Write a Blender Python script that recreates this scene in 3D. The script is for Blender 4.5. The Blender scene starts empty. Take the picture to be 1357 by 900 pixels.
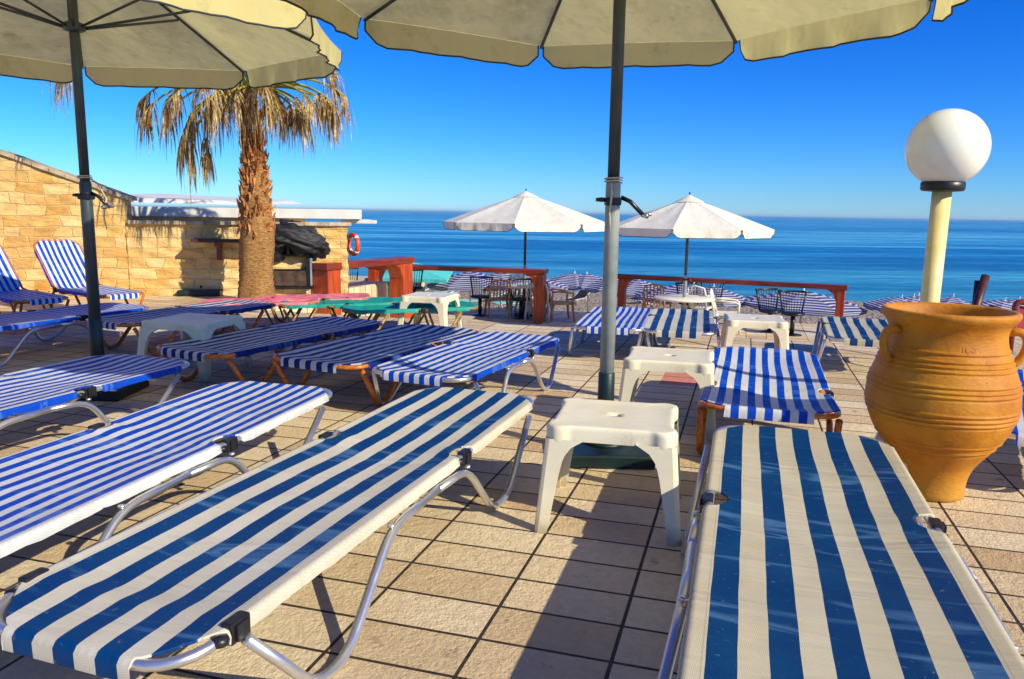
import bpy, bmesh, math, random
from mathutils import Vector, Matrix
random.seed(7)
R = math.radians
C = bpy.context.scene
col = C.collection
PI = math.pi

# ------------------------------------------------------------------ camera
F_PX, CXP, CYP = 1035.0, 678.5, 450.0           # measured on the 1357 x 900 photograph
H = 1.25; ROLL = R(.856); PITCH = math.atan(169 / F_PX)
fwd = Vector((0, math.cos(PITCH), -math.sin(PITCH)))
rt0 = Vector((1, 0, 0)); up0 = rt0.cross(fwd)
RT = rt0 * math.cos(ROLL) + up0 * math.sin(ROLL)
UP = -rt0 * math.sin(ROLL) + up0 * math.cos(ROLL)
cam = bpy.data.cameras.new('camera'); camo = bpy.data.objects.new('camera', cam); col.objects.link(camo)
camo.matrix_world = Matrix(((RT.x, UP.x, -fwd.x, 0), (RT.y, UP.y, -fwd.y, 0), (RT.z, UP.z, -fwd.z, H), (0, 0, 0, 1)))
cam.sensor_width = 36; cam.lens = F_PX / 1357 * 36; cam.clip_start = .05; cam.clip_end = 90000
C.camera = camo

# ------------------------------------------------------------------ light
SUN_EL = R(30.5); SX, SY = .79, -.613              # horizontal direction towards the sun
w = bpy.data.worlds.new('World'); C.world = w; w.use_nodes = True
nt = w.node_tree; nt.nodes.clear()
sky = nt.nodes.new('ShaderNodeTexSky'); sky.sky_type = 'NISHITA'; sky.sun_disc = False
sky.sun_elevation = SUN_EL; sky.sun_rotation = math.atan2(SX, SY); sky.altitude = 0
sky.air_density = 1.0; sky.dust_density = 0.; sky.ozone_density = 6
hs = nt.nodes.new('ShaderNodeHueSaturation'); hs.inputs['Saturation'].default_value = 1.12
hs.inputs['Hue'].default_value = .5
bg = nt.nodes.new('ShaderNodeBackground'); bg.inputs[1].default_value = .142
wo = nt.nodes.new('ShaderNodeOutputWorld')
gm = nt.nodes.new('ShaderNodeGamma'); gm.inputs[1].default_value = 1.0
tn = nt.nodes.new('ShaderNodeMix'); tn.data_type = 'RGBA'; tn.blend_type = 'MULTIPLY'; tn.inputs[0].default_value = 1; tn.inputs[7].default_value = (.50, .72, 1.0, 1)
nt.links.new(sky.outputs[0], tn.inputs[6]); nt.links.new(tn.outputs[2], gm.inputs[0]); nt.links.new(gm.outputs[0], hs.inputs['Color']); 
sc_ = nt.nodes.new('ShaderNodeSeparateColor'); cc_ = nt.nodes.new('ShaderNodeCombineColor'); nt.links.new(hs.outputs[0], sc_.inputs[0])
for ch_, (pw, gain) in enumerate(((1.35, .84), (1.30, .82), (1.0, .86))):
    m1 = nt.nodes.new('ShaderNodeMath'); m1.operation = 'MULTIPLY'; m1.inputs[1].default_value = .165; nt.links.new(sc_.outputs[ch_], m1.inputs[0])
    m2 = nt.nodes.new('ShaderNodeMath'); m2.operation = 'POWER'; m2.inputs[1].default_value = pw; nt.links.new(m1.outputs[0], m2.inputs[0])
    m3 = nt.nodes.new('ShaderNodeMath'); m3.operation = 'MULTIPLY'; m3.inputs[1].default_value = gain / .165; nt.links.new(m2.outputs[0], m3.inputs[0])
    nt.links.new(m3.outputs[0], cc_.inputs[ch_])
nt.links.new(cc_.outputs[0], bg.inputs[0]); nt.links.new(bg.outputs[0], wo.inputs[0])
sl = bpy.data.lights.new('sun', 'SUN'); sl.energy = 4.5; sl.angle = R(.5); sl.color = (1, .915, .72)
so = bpy.data.objects.new('sun', sl); col.objects.link(so)
sd = Vector((-SX * math.cos(SUN_EL), -SY * math.cos(SUN_EL), -math.sin(SUN_EL)))
so.rotation_euler = sd.to_track_quat('-Z', 'Y').to_euler(); so.location = (20, -15, 20)
C.view_settings.view_transform = 'Standard'; C.view_settings.look = 'None'
C.view_settings.exposure = .48; C.view_settings.gamma = 1.0
C.view_settings.use_curve_mapping = False

# ------------------------------------------------------------------ helpers
def ray(px, py):
    return fwd + RT * ((px - CXP) / F_PX) - UP * ((py - CYP) / F_PX)
def at(px, py, z=0.):
    d = ray(px, py); return Vector((0, 0, H)) + d * ((z - H) / d.z)
def atY(px, py, Y):
    d = ray(px, py); return Vector((0, 0, H)) + d * (Y / d.y)
ANG = R(16.5)
U = Vector((math.sin(ANG), math.cos(ANG), 0)); V = Vector((math.cos(ANG), -math.sin(ANG), 0))
def uv(v, u, z=0.):
    p = V * v + U * u; return Vector((p.x, p.y, z))

def lin(c):
    return tuple(((x / 255) / 12.92 if x / 255 <= .04045 else ((x / 255 + .055) / 1.055) ** 2.4) for x in c) + (1,)

class MB:
    def __init__(s): s.v = []; s.f = []; s.sm = []
    def add(s, vs, fs, smooth=False):
        o = len(s.v); s.v += [Vector(p) for p in vs]
        for f in fs: s.f.append([i + o for i in f]); s.sm.append(smooth)
        return s
    def box(s, x0, x1, y0, y1, z0, z1, b=0.0, M=None):
        if b <= 0:
            vs = [(x, y, z) for z in (z0, z1) for y in (y0, y1) for x in (x0, x1)]
            fs = [(0, 2, 3, 1), (4, 5, 7, 6), (0, 1, 5, 4), (2, 6, 7, 3), (0, 4, 6, 2), (1, 3, 7, 5)]
            vs = [Vector(p) for p in vs]
        else:
            bm = bmesh.new(); bmesh.ops.create_cube(bm, size=1)
            for q in bm.verts: q.co = Vector(((x0 + x1) / 2 + q.co.x * (x1 - x0), (y0 + y1) / 2 + q.co.y * (y1 - y0), (z0 + z1) / 2 + q.co.z * (z1 - z0)))
            bmesh.ops.bevel(bm, geom=bm.edges[:], offset=b, segments=2, affect='EDGES', profile=.6)
            bm.verts.index_update(); vs = [q.co.copy() for q in bm.verts]; fs = [[q.index for q in f.verts] for f in bm.faces]; bm.free()
        if M is not None: vs = [M @ p for p in vs]
        return s.add(vs, fs)
    def tube(s, pts, r, n=10, closed=False, flat=1.0):
        pts = [Vector(p) for p in pts]; m = len(pts)
        rs = r if isinstance(r, (list, tuple)) else [r] * m
        vs = []; prev = None
        for i, p in enumerate(pts):
            if closed: t = pts[(i + 1) % m] - pts[i - 1]
            else: t = pts[min(i + 1, m - 1)] - pts[max(i - 1, 0)]
            t.normalize()
            if prev is None:
                a = Vector((0, 0, 1)) if abs(t.z) < .9 else Vector((1, 0, 0))
                nrm = (a - t * a.dot(t)).normalized()
            else:
                nrm = (prev - t * prev.dot(t)).normalized()
            prev = nrm; bn = t.cross(nrm)
            for k in range(n):
                an = 2 * PI * k / n
                vs.append(p + (nrm * math.cos(an) + bn * math.sin(an) * flat) * rs[i])
        fs = []
        for i in range(m if closed else m - 1):
            j = (i + 1) % m
            for k in range(n): fs.append((i * n + k, i * n + (k + 1) % n, j * n + (k + 1) % n, j * n + k))
        if not closed: fs.append(tuple(range(n))[::-1]); fs.append(tuple((m - 1) * n + k for k in range(n)))
        return s.add(vs, fs, True)
    def lathe(s, prof, n=32, c=(0, 0, 0), smooth=True):
        vs = []; fs = []; m = len(prof)
        for (r, z) in prof:
            for k in range(n):
                a = 2 * PI * k / n; vs.append((c[0] + r * math.cos(a), c[1] + r * math.sin(a), c[2] + z))
        for i in range(m - 1):
            for k in range(n): fs.append((i * n + k, i * n + (k + 1) % n, (i + 1) * n + (k + 1) % n, (i + 1) * n + k))
        if prof[0][0] > 1e-4: fs.append(tuple(range(n))[::-1])
        if prof[-1][0] > 1e-4: fs.append(tuple((m - 1) * n + k for k in range(n)))
        return s.add(vs, fs, smooth)
    def prism(s, poly, z0, z1):
        n = len(poly); vs = [(p[0], p[1], z0) for p in poly] + [(p[0], p[1], z1) for p in poly]
        fs = [tuple(range(n))[::-1], tuple(range(n, 2 * n))] + [(i, (i + 1) % n, n + (i + 1) % n, n + i) for i in range(n)]
        return s.add(vs, fs)
    def grid(s, rows, smooth=True):
        n = len(rows[0]); vs = [p for r_ in rows for p in r_]; fs = []
        for i in range(len(rows) - 1):
            for k in range(n - 1): fs.append((i * n + k, i * n + k + 1, (i + 1) * n + k + 1, (i + 1) * n + k))
        return s.add(vs, fs, smooth)
    def mesh(s, name, mats):
        me = bpy.data.meshes.new(name); me.from_pydata([tuple(p) for p in s.v], [], s.f)
        me.polygons.foreach_set('use_smooth', s.sm)
        for m in (mats if isinstance(mats, (list, tuple)) else [mats]): me.materials.append(m)
        me.update(); return me
    def build(s, name, mat, parent=None, loc=None, rz=None):
        o = bpy.data.objects.new(name, s.mesh(name, mat)); col.objects.link(o)
        if parent is not None: o.parent = parent
        if loc is not None: o.location = loc
        if rz is not None: o.rotation_euler.z = rz
        return o

def tag(o, label=None, cat=None, group=None, kind=None):
    if label: o['label'] = label
    if cat: o['category'] = cat
    if group: o['group'] = group
    if kind: o['kind'] = kind
    return o
def empty(name, loc=(0, 0, 0), rz=0.):
    o = bpy.data.objects.new(name, None); col.objects.link(o); o.empty_display_size = .1
    o.location = loc; o.rotation_euler = (0, 0, rz); return o
def children(o): return [c for c in bpy.data.objects if c.parent == o]
def copy_tree(o, parent=None):
    c = o.copy(); col.objects.link(c); c.parent = parent
    for ch in children(o): copy_tree(ch, c)
    return c
def recolour(root, part, mat):
    """give one part of a copied thing its own material slot"""
    for c in children(root):
        if c.name.split('.')[0] == part:
            c.material_slots[0].link = 'OBJECT'; c.material_slots[0].material = mat
class Kit:
    """first call hands out the prototype, later calls hand out copies"""
    def __init__(s, fn): s.fn = fn; s.o = None
    def get(s):
        if s.o is None: s.o = s.fn(); return s.o
        return copy_tree(s.o)

# ------------------------------------------------------------------ materials
class NT:
    def __init__(s, name):
        s.m = bpy.data.materials.new(name); s.m.use_nodes = True; s.t = s.m.node_tree
        s.p = s.t.nodes['Principled BSDF']; s.out = s.t.nodes['Material Output']
    def n(s, typ, **kw):
        q = s.t.nodes.new(typ)
        for k, v_ in kw.items():
            if k.startswith('i_'):
                key = k[2:]; key = int(key) if key.isdigit() else key.replace('_', ' ')
                q.inputs[key].default_value = v_
            else: setattr(q, k, v_)
        return q
    def l(s, a, b): s.t.links.new(a, b)
    def math(s, op, a, b=None, c=None):
        q = s.n('ShaderNodeMath', operation=op)
        for i, x in enumerate((a, b, c)):
            if x is None: continue
            if isinstance(x, (int, float)): q.inputs[i].default_value = x
            else: s.l(x, q.inputs[i])
        return q.outputs[0]
    def mix(s, f, a, b, mode='MIX'):
        q = s.n('ShaderNodeMix', data_type='RGBA', blend_type=mode)
        for i, x in ((0, f), (6, a), (7, b)):
            if isinstance(x, (int, float)): q.inputs[i].default_value = x
            elif isinstance(x, tuple): q.inputs[i].default_value = x
            else: s.l(x, q.inputs[i])
        return q.outputs[2]
    def ramp(s, f, stops):
        q = s.n('ShaderNodeValToRGB'); e = q.color_ramp.elements
        while len(e) < len(stops): e.new(.5)
        for i, (p, c) in enumerate(stops): e[i].position = p; e[i].color = c
        s.l(f, q.inputs[0]); return q.outputs[0]
    def noise(s, scale, detail=4, vec=None, rough=.55, dist=0):
        q = s.n('ShaderNodeTexNoise'); q.inputs['Scale'].default_value = scale; q.inputs['Detail'].default_value = detail
        q.inputs['Roughness'].default_value = rough; q.inputs['Distortion'].default_value = dist
        if vec is not None: s.l(vec, q.inputs['Vector'])
        return q.outputs[0]
    def obj(s): return s.n('ShaderNodeTexCoord').outputs['Object']
    def mapped(s, vec, loc=(0, 0, 0), rot=(0, 0, 0), sc=(1, 1, 1)):
        q = s.n('ShaderNodeMapping'); q.inputs[1].default_value = loc; q.inputs[2].default_value = rot; q.inputs[3].default_value = sc
        s.l(vec, q.inputs[0]); return q.outputs[0]
    def bump(s, h, strength=.3, dist=.01, nrm=None):
        q = s.n('ShaderNodeBump'); q.inputs['Strength'].default_value = strength; q.inputs['Distance'].default_value = dist
        s.l(h, q.inputs['Height'])
        if nrm is not None: s.l(nrm, q.inputs['Normal'])
        return q.outputs[0]
    def set(s, col=None, rough=None, metal=None, nrm=None, spec=None):
        for key, x in (('Base Color', col), ('Roughness', rough), ('Metallic', metal), ('Normal', nrm), ('Specular IOR Level', spec)):
            if x is None: continue
            if isinstance(x, (int, float, tuple)): s.p.inputs[key].default_value = x
            else: s.l(x, s.p.inputs[key])
        return s

def worn(name, c1, c2, rough=.5, scale=9, bumps=.15, bscale=60, metal=0., spec=None, lo=.35, hi=.65):
    k = NT(name); o = k.obj()
    f = k.ramp(k.noise(scale, 6, o), [(lo, lin(c1)), (hi, lin(c2))])
    k.set(col=f, rough=k.math('MULTIPLY_ADD', k.noise(scale * 2.3, 3, o), .25, rough - .12), metal=metal, nrm=k.bump(k.noise(bscale, 4, o), bumps, .004), spec=spec)
    return k.m
M = {}
M['silver'] = worn('brushed aluminium', (206, 206, 204), (226, 225, 220), .3, 5, .0, 30, metal=.85)
M['black'] = worn('black plastic', (16, 16, 18), (34, 34, 36), .4, 20)
M['blackmetal'] = worn('black painted metal', (12, 13, 18), (26, 28, 36), .35, 20)
M['plastic'] = worn('white plastic', (214, 208, 190), (228, 222, 204), .35, 5, .05, 160)
def grimy(name, c1, c2):
    k = NT(name); o = k.obj(); c = k.ramp(k.noise(5, 5, o), [(.35, lin(c1)), (.65, lin(c2))])
    g1 = k.ramp(k.noise(38, 6, o, .75), [(.60, (0, 0, 0, 1)), (.74, (.5, .5, .5, 1))]); c = k.mix(g1, c, lin((150, 134, 100)))
    g2 = k.ramp(k.noise(8, 7, k.mapped(o, sc=(1, 5, 1)), .7), [(.60, (0, 0, 0, 1)), (.68, (.3, .3, .3, 1))]); c = k.mix(g2, c, lin((168, 154, 122)))
    sp = k.n('ShaderNodeSeparateXYZ'); k.l(o, sp.inputs[0]); ft = k.ramp(k.math('ADD', sp.outputs[2], k.math('MULTIPLY', k.noise(20, 4, o), .1)), [(.05, (.6, .6, .6, 1)), (.13, (0, 0, 0, 1))]); c = k.mix(ft, c, lin((140, 122, 88)))
    k.set(col=c, rough=k.math('MULTIPLY_ADD', k.noise(14, 4, o), .3, .25), nrm=k.bump(k.noise(120, 3, o), .08, .003)); return k.m
M['plastic_table'] = grimy('scuffed white plastic', (222, 218, 204), (234, 230, 218))
M['plastic_old'] = grimy('scuffed yellowed plastic', (218, 208, 172), (230, 222, 190)) if True else worn('yellowed white plastic', (210, 198, 158), (226, 216, 180), .36, 6, .06, 160)
M['pole'] = worn('light grey painted pole', (120, 128, 124), (150, 156, 150), .4, 7, .05)
M['poledark'] = worn('dark grey painted pole', (44, 54, 56), (58, 68, 70), .4, 7, .05)
M['green_dark'] = worn('dark green painted steel', (6, 24, 24), (16, 42, 38), .45, 8, .15)
M['red_wood'] = None
M['chrome'] = worn('chrome', (190, 190, 190), (220, 220, 220), .15, 20, .02, metal=1)
M['cream_pole'] = worn('cream painted pole', (226, 202, 120), (240, 222, 150), .45, 6, .05)
M['rope'] = worn('cord', (170, 160, 130), (205, 195, 165), .8, 40, .3, 200)
M['orange'] = worn('orange plastic', (214, 52, 10), (235, 80, 24), .45, 9)
M['tan_plastic'] = worn('tan plastic', (170, 120, 66), (196, 146, 84), .5, 8)
M['darkwood'] = worn('dark brown timber', (46, 20, 14), (84, 38, 24), .5, 12, .3, 60)
M['concrete'] = worn('cream rendered concrete', (196, 182, 146), (224, 212, 178), .8, 4, .3, 60)
M['whitepaint'] = worn('white painted roof', (208, 206, 196), (224, 222, 212), .6, 3, .1, 30)
M['coping'] = worn('weathered stone coping', (150, 132, 100), (198, 182, 146), .85, 6, .5, 40)

def wood_mat(name, c1, c2, rough=.35, axis=(1, .12, 1), sc=14):
    k = NT(name); v = k.mapped(k.obj(), sc=axis)
    f = k.noise(sc, 6, v, .6, .6)
    k.set(col=k.ramp(f, [(.3, lin(c1)), (.7, lin(c2))]), rough=rough, nrm=k.bump(f, .25, .004)); return k.m
M['woodframe'] = wood_mat('varnished wood frame', (150, 66, 12), (226, 132, 34), .25, (6, 1, 6), 9)
M['brownframe'] = wood_mat('old wooden frame', (110, 78, 30), (176, 136, 62), .4, (6, 1, 6), 9)
M['red_wood'] = wood_mat('red stained timber', (116, 36, 8), (198, 78, 18), .4, (1, 1, .12), 16)
M['red_top'] = wood_mat('dark red stained timber top', (84, 26, 12), (140, 52, 24), .35, (.12, 1, 1), 16)

def stripe_mat(name, blue, white, period, x0=0., duty=.5, worn_amt=.35, mesh_sc=1.0):
    """woven plastic fabric striped along its length; x runs across the bed"""
    k = NT(name); o = k.obj(); sp = k.n('ShaderNodeSeparateXYZ'); k.l(o, sp.inputs[0])
    wob = k.math('MULTIPLY_ADD', k.noise(2.2, 2, o), .012, -.006)
    x = k.math('ADD', sp.outputs[0], wob)
    fr = k.math('FRACT', k.math('MULTIPLY_ADD', x, 1 / period, x0 + 50))
    s_ = k.math('LESS_THAN', fr, duty)
    fad = k.noise(3.5, 4, o)
    b2 = (lin(blue)[0] * 1.5 + .004, lin(blue)[1] * 2.0, min(1, lin(blue)[2] * 1.35), 1)
    bl = k.mix(k.math('MULTIPLY', k.ramp(fad, [(.42, (0, 0, 0, 1)), (.75, (1, 1, 1, 1))]), worn_amt), lin(blue), b2)
    dirt = k.ramp(k.noise(5, 5, k.mapped(o, sc=(1, .5, 1))), [(.35, (.80, .76, .66, 1)), (.62, (1, 1, 1, 1))])
    wh = k.mix(.55, lin(white), dirt, 'MULTIPLY')
    c = k.mix(s_, wh, bl)
    # folds with shading painted into the blue, hem seams, the weave of the threads
    ax_ = k.math('ABSOLUTE', sp.outputs[0])
    seam = k.math('COMPARE', ax_, .272, .0016)
    c = k.mix(k.math('MULTIPLY', seam, .35), c, (.25, .24, .2, 1))
    fold = k.noise(1.0, 3, k.mapped(o, sc=(1.5, 9, 1)), .5, 1.2)
    c = k.mix(k.math('MULTIPLY', k.ramp(fold, [(.56, (0, 0, 0, 1)), (.66, (.30, .30, .30, 1)), (.72, (0, 0, 0, 1))]), s_), c, (.20, .42, .66, 1))
    scf = k.ramp(k.noise(60, 4, o, .7), [(.64, (0, 0, 0, 1)), (.72, (.35, .35, .35, 1))]); c = k.mix(scf, c, (.5, .52, .52, 1))
    wv = k.n('ShaderNodeTexChecker'); wv.inputs['Scale'].default_value = 330 * mesh_sc; k.l(k.mapped(o, rot=(0, 0, .6)), wv.inputs['Vector'])
    c = k.mix(k.math('MULTIPLY', wv.outputs[1], .26), c, (.16, .15, .13, 1), 'MULTIPLY')
    k.set(col=c, rough=.5, nrm=k.bump(wv.outputs[1], .4, .002, k.bump(fold, .6, .02)), spec=.15)
    return k.m
TEAL = (0, 56, 110); COB = (0, 66, 180)
M['f_wide'] = stripe_mat('navy and white wide striped mesh', TEAL, (214, 208, 188), .118, .25, .5, .55)
M['f_wide2'] = stripe_mat('faded navy and cream wide striped mesh', (0, 54, 100), (206, 196, 162), .118, .25, .5, .6)
M['f_thin'] = stripe_mat('cobalt and white narrow striped mesh', COB, (214, 216, 216), .067, .28, .5, .2)
M['f_blue'] = stripe_mat('bright cobalt and white striped fabric', (0, 68, 184), (220, 221, 216), .078, .25, .5, .15)
M['f_navy'] = stripe_mat('navy and white striped fabric', (0, 36, 112), (214, 214, 206), .078, .25, .5, .2)
def plain_fabric(name, c1, c2):
    k = NT(name); o = k.obj(); k.set(col=k.ramp(k.noise(6, 5, o), [(.35, lin(c1)), (.68, lin(c2))]), rough=.65, nrm=k.bump(k.noise(120, 2, o), .2, .003)); return k.m
M['f_pink'] = plain_fabric('faded pink canvas', (206, 92, 98), (232, 136, 136))
M['f_teal'] = plain_fabric('teal canvas', (0, 128, 112), (20, 164, 140))
M['f_tealpale'] = plain_fabric('pale turquoise canvas', (60, 196, 178), (110, 216, 200))
M['blackcloth'] = plain_fabric('black tarpaulin', (14, 14, 16), (40, 40, 44)); 

def canvas_mat(name, c1, c2, trans=.35):
    k = NT(name); o = k.obj()
    st = k.noise(1.7, 6, o, .65); st2 = k.noise(7, 5, o, .6)
    c = k.mix(k.ramp(st, [(.52, (0, 0, 0, 1)), (.78, (.8, .8, .8, 1))]), lin(c1), lin(c2))
    c = k.mix(k.ramp(st2, [(.58, (0, 0, 0, 1)), (.8, (.45, .45, .45, 1))]), c, lin(tuple(x * .72 for x in c2)))
    tx = k.noise(3.2, 3, k.mapped(o, sc=(1, 1, .4)))
    nrm = k.bump(tx, .5, .05); nrm = k.bump(k.noise(300, 2, o), .15, .002, nrm)
    k.set(col=c, rough=.75, nrm=nrm)
    tr = k.n('ShaderNodeBsdfTranslucent'); k.l(c, tr.inputs[0]); k.l(nrm, tr.inputs[1])
    mx = k.n('ShaderNodeMixShader'); mx.inputs[0].default_value = trans
    k.l(k.p.outputs[0], mx.inputs[1]); k.l(tr.outputs[0], mx.inputs[2]); k.l(mx.outputs[0], k.out.inputs[0]); return k.m
M['canvas'] = canvas_mat('cream parasol canvas', (224, 214, 148), (196, 184, 112), .44)
M['canvas_far'] = canvas_mat('off white parasol canvas', (242, 238, 216), (230, 224, 196), .2)
M['piping'] = worn('dark piping', (26, 40, 44), (40, 56, 60), .7)

def tile_mat():
    k = NT('terrace tiles'); o = k.obj()          # object axes: x = v, y = u
    def grid(dx):
        b = k.n('ShaderNodeTexBrick'); b.offset = 0; b.squash = 1
        b.inputs['Scale'].default_value = 1; b.inputs['Mortar Size'].default_value = .0064; b.inputs['Mortar Smooth'].default_value = .25
        b.inputs['Brick Width'].default_value = .395; b.inputs['Row Height'].default_value = .203; b.inputs['Bias'].default_value = 0
        b.inputs['Color1'].default_value = (0, 0, 0, 1); b.inputs['Color2'].default_value = (1, 1, 1, 1); b.inputs['Mortar'].default_value = (.5, .5, .5, 1)
        k.l(k.mapped(o, loc=(.69 + .395 * 60, -2.03 + .203 * 100, 0)), b.inputs['Vector']); return b
    b = grid(0)
    tone = k.ramp(b.outputs[0], [(0, lin((204, 174, 128))), (.3, lin((226, 203, 158))), (.7, lin((240, 221, 180))), (1, lin((218, 190, 143)))])
    n1 = k.noise(26, 8, o, .62); n2 = k.noise(1.3, 5, o); n3 = k.noise(75, 5, o, .7)
    c = k.mix(k.ramp(n1, [(.4, (0, 0, 0, 1)), (.75, (.35, .35, .35, 1))]), tone, lin((172, 140, 102)))
    c = k.mix(k.ramp(n2, [(.45, (0, 0, 0, 1)), (.8, (.55, .55, .55, 1))]), c, lin((172, 142, 104)))
    # inlaid pink slabs set in a band across the terrace
    sp = k.n('ShaderNodeSeparateXYZ'); k.l(o, sp.inputs[0])
    band = k.math('COMPARE', sp.outputs[1], 6.4, .62)
    vv = k.math('FRACT', k.math('MULTIPLY_ADD', sp.outputs[0], 1 / 2.37, (.69 + .395) / 2.37))
    pk = k.math('MULTIPLY', band, k.math('COMPARE', vv, .42, .2))
    c = k.mix(k.math('MULTIPLY', pk, .8), c, lin((212, 112, 98)))
    c = k.mix(b.outputs[1], c, k.ramp(n1, [(.35, lin((30, 25, 18))), (.75, lin((84, 70, 48)))]))
    spot = k.ramp(k.noise(9, 3, o), [(.66, (0, 0, 0, 1)), (.72, (.55, .55, .55, 1))]); c = k.mix(spot, c, lin((120, 98, 72)))
    hgt = k.math('SUBTRACT', k.math('ADD', k.math('MULTIPLY', n3, .35), k.math('MULTIPLY', n1, .5)), k.math('MULTIPLY', b.outputs[1], 1.0))
    k.set(col=c, rough=.62, nrm=k.bump(hgt, 1.0, .026), spec=.35); return k.m
M['tiles'] = tile_mat()

def stone_mat():
    k = NT('honey limestone blocks'); o = k.obj()    # x along, z up
    sp = k.n('ShaderNodeSeparateXYZ'); k.l(o, sp.inputs[0])
    cb = k.n('ShaderNodeCombineXYZ'); k.l(sp.outputs[0], cb.inputs[0]); k.l(sp.outputs[2], cb.inputs[1])
    wv = k.n('ShaderNodeVectorMath', operation='MULTIPLY_ADD')
    nz = k.n('ShaderNodeTexNoise'); nz.inputs['Scale'].default_value = 2.2; nz.inputs['Detail'].default_value = 4
    k.l(cb.outputs[0], nz.inputs['Vector']); k.l(nz.outputs['Color'], wv.inputs[0]); wv.inputs[1].default_value = (.34, .10, 0); k.l(cb.outputs[0], wv.inputs[2])
    b = k.n('ShaderNodeTexBrick'); b.offset = .45; b.squash = .62; b.squash_frequency = 3; b.offset_frequency = 2
    b.inputs['Scale'].default_value = 1; b.inputs['Mortar Size'].default_value = .009; b.inputs['Mortar Smooth'].default_value = .6
    b.inputs['Brick Width'].default_value = .34; b.inputs['Row Height'].default_value = .145
    b.inputs['Color1'].default_value = (0, 0, 0, 1); b.inputs['Color2'].default_value = (1, 1, 1, 1); b.inputs['Mortar'].default_value = (.4, .4, .4, 1)
    k.l(wv.outputs[0], b.inputs['Vector'])
    c = k.ramp(b.outputs[0], [(0, lin((220, 172, 92))), (.3, lin((236, 196, 120))), (.6, lin((240, 208, 142))), (.85, lin((226, 178, 96))), (1, lin((206, 150, 72)))])
    n1 = k.noise(7, 10, k.mapped(o, sc=(.7, 1, 1.6)), .72); n2 = k.noise(1.4, 4, o)
    c = k.mix(k.ramp(n1, [(.45, (0, 0, 0, 1)), (.78, (.7, .7, .7, 1))]), c, lin((172, 112, 44)))
    c = k.mix(k.ramp(n2, [(.45, (0, 0, 0, 1)), (.7, (.5, .5, .5, 1))]), c, lin((240, 214, 156)))
    c = k.mix(k.math('MULTIPLY', b.outputs[1], .16), c, lin((176, 124, 60)))
    hg = k.math('SUBTRACT', k.math('MULTIPLY', n1, 1.5), k.math('MULTIPLY', b.outputs[1], .4))
    k.set(col=c, rough=.85, nrm=k.bump(hg, .9, .035), spec=.2); return k.m
M['stone'] = stone_mat()

def render_wall_mat():
    k = NT('cream plaster'); o = k.obj()
    c = k.ramp(k.noise(3, 7, o, .65), [(.35, lin((212, 186, 128))), (.65, lin((234, 216, 168)))])
    k.set(col=c, rough=.85, nrm=k.bump(k.noise(25, 5, o), .5, .01)); return k.m
M['plaster'] = render_wall_mat()

def terracotta():
    k = NT('terracotta'); o = k.obj()
    n1 = k.noise(3.5, 7, o, .6); n2 = k.noise(40, 4, k.mapped(o, sc=(1, 1, 3)))
    c = k.ramp(n1, [(.3, lin((158, 92, 10))), (.5, lin((188, 120, 14))), (.7, lin((202, 142, 34)))])
    sp = k.n('ShaderNodeSeparateXYZ'); k.l(o, sp.inputs[0])
    ft = k.ramp(k.math('ADD', sp.outputs[2], k.math('MULTIPLY', n1, .25)), [(.12, (.7, .7, .7, 1)), (.32, (0, 0, 0, 1))])
    c = k.mix(ft, c, lin((176, 136, 52)))
    c = k.mix(k.ramp(n2, [(.55, (0, 0, 0, 1)), (.8, (.35, .35, .35, 1))]), c, lin((150, 78, 20)))
    pits = k.ramp(k.noise(70, 2, o), [(.68, (0, 0, 0, 1)), (.74, (.7, .7, .7, 1))]); c = k.mix(pits, c, lin((104, 54, 16)))
    wm = k.ramp(k.noise(4.5, 6, k.mapped(o, sc=(1, 1, .5)), .7), [(.60, (0, 0, 0, 1)), (.76, (.3, .3, .3, 1))]); c = k.mix(wm, c, lin((216, 168, 84)))
    k.set(col=c, rough=.55, nrm=k.bump(k.math('ADD', k.noise(48, 5, k.mapped(o, sc=(.7, .7, 1.6)), .7), n1), .5, .008), spec=.35); return k.m
M['terracotta'] = terracotta()

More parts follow.
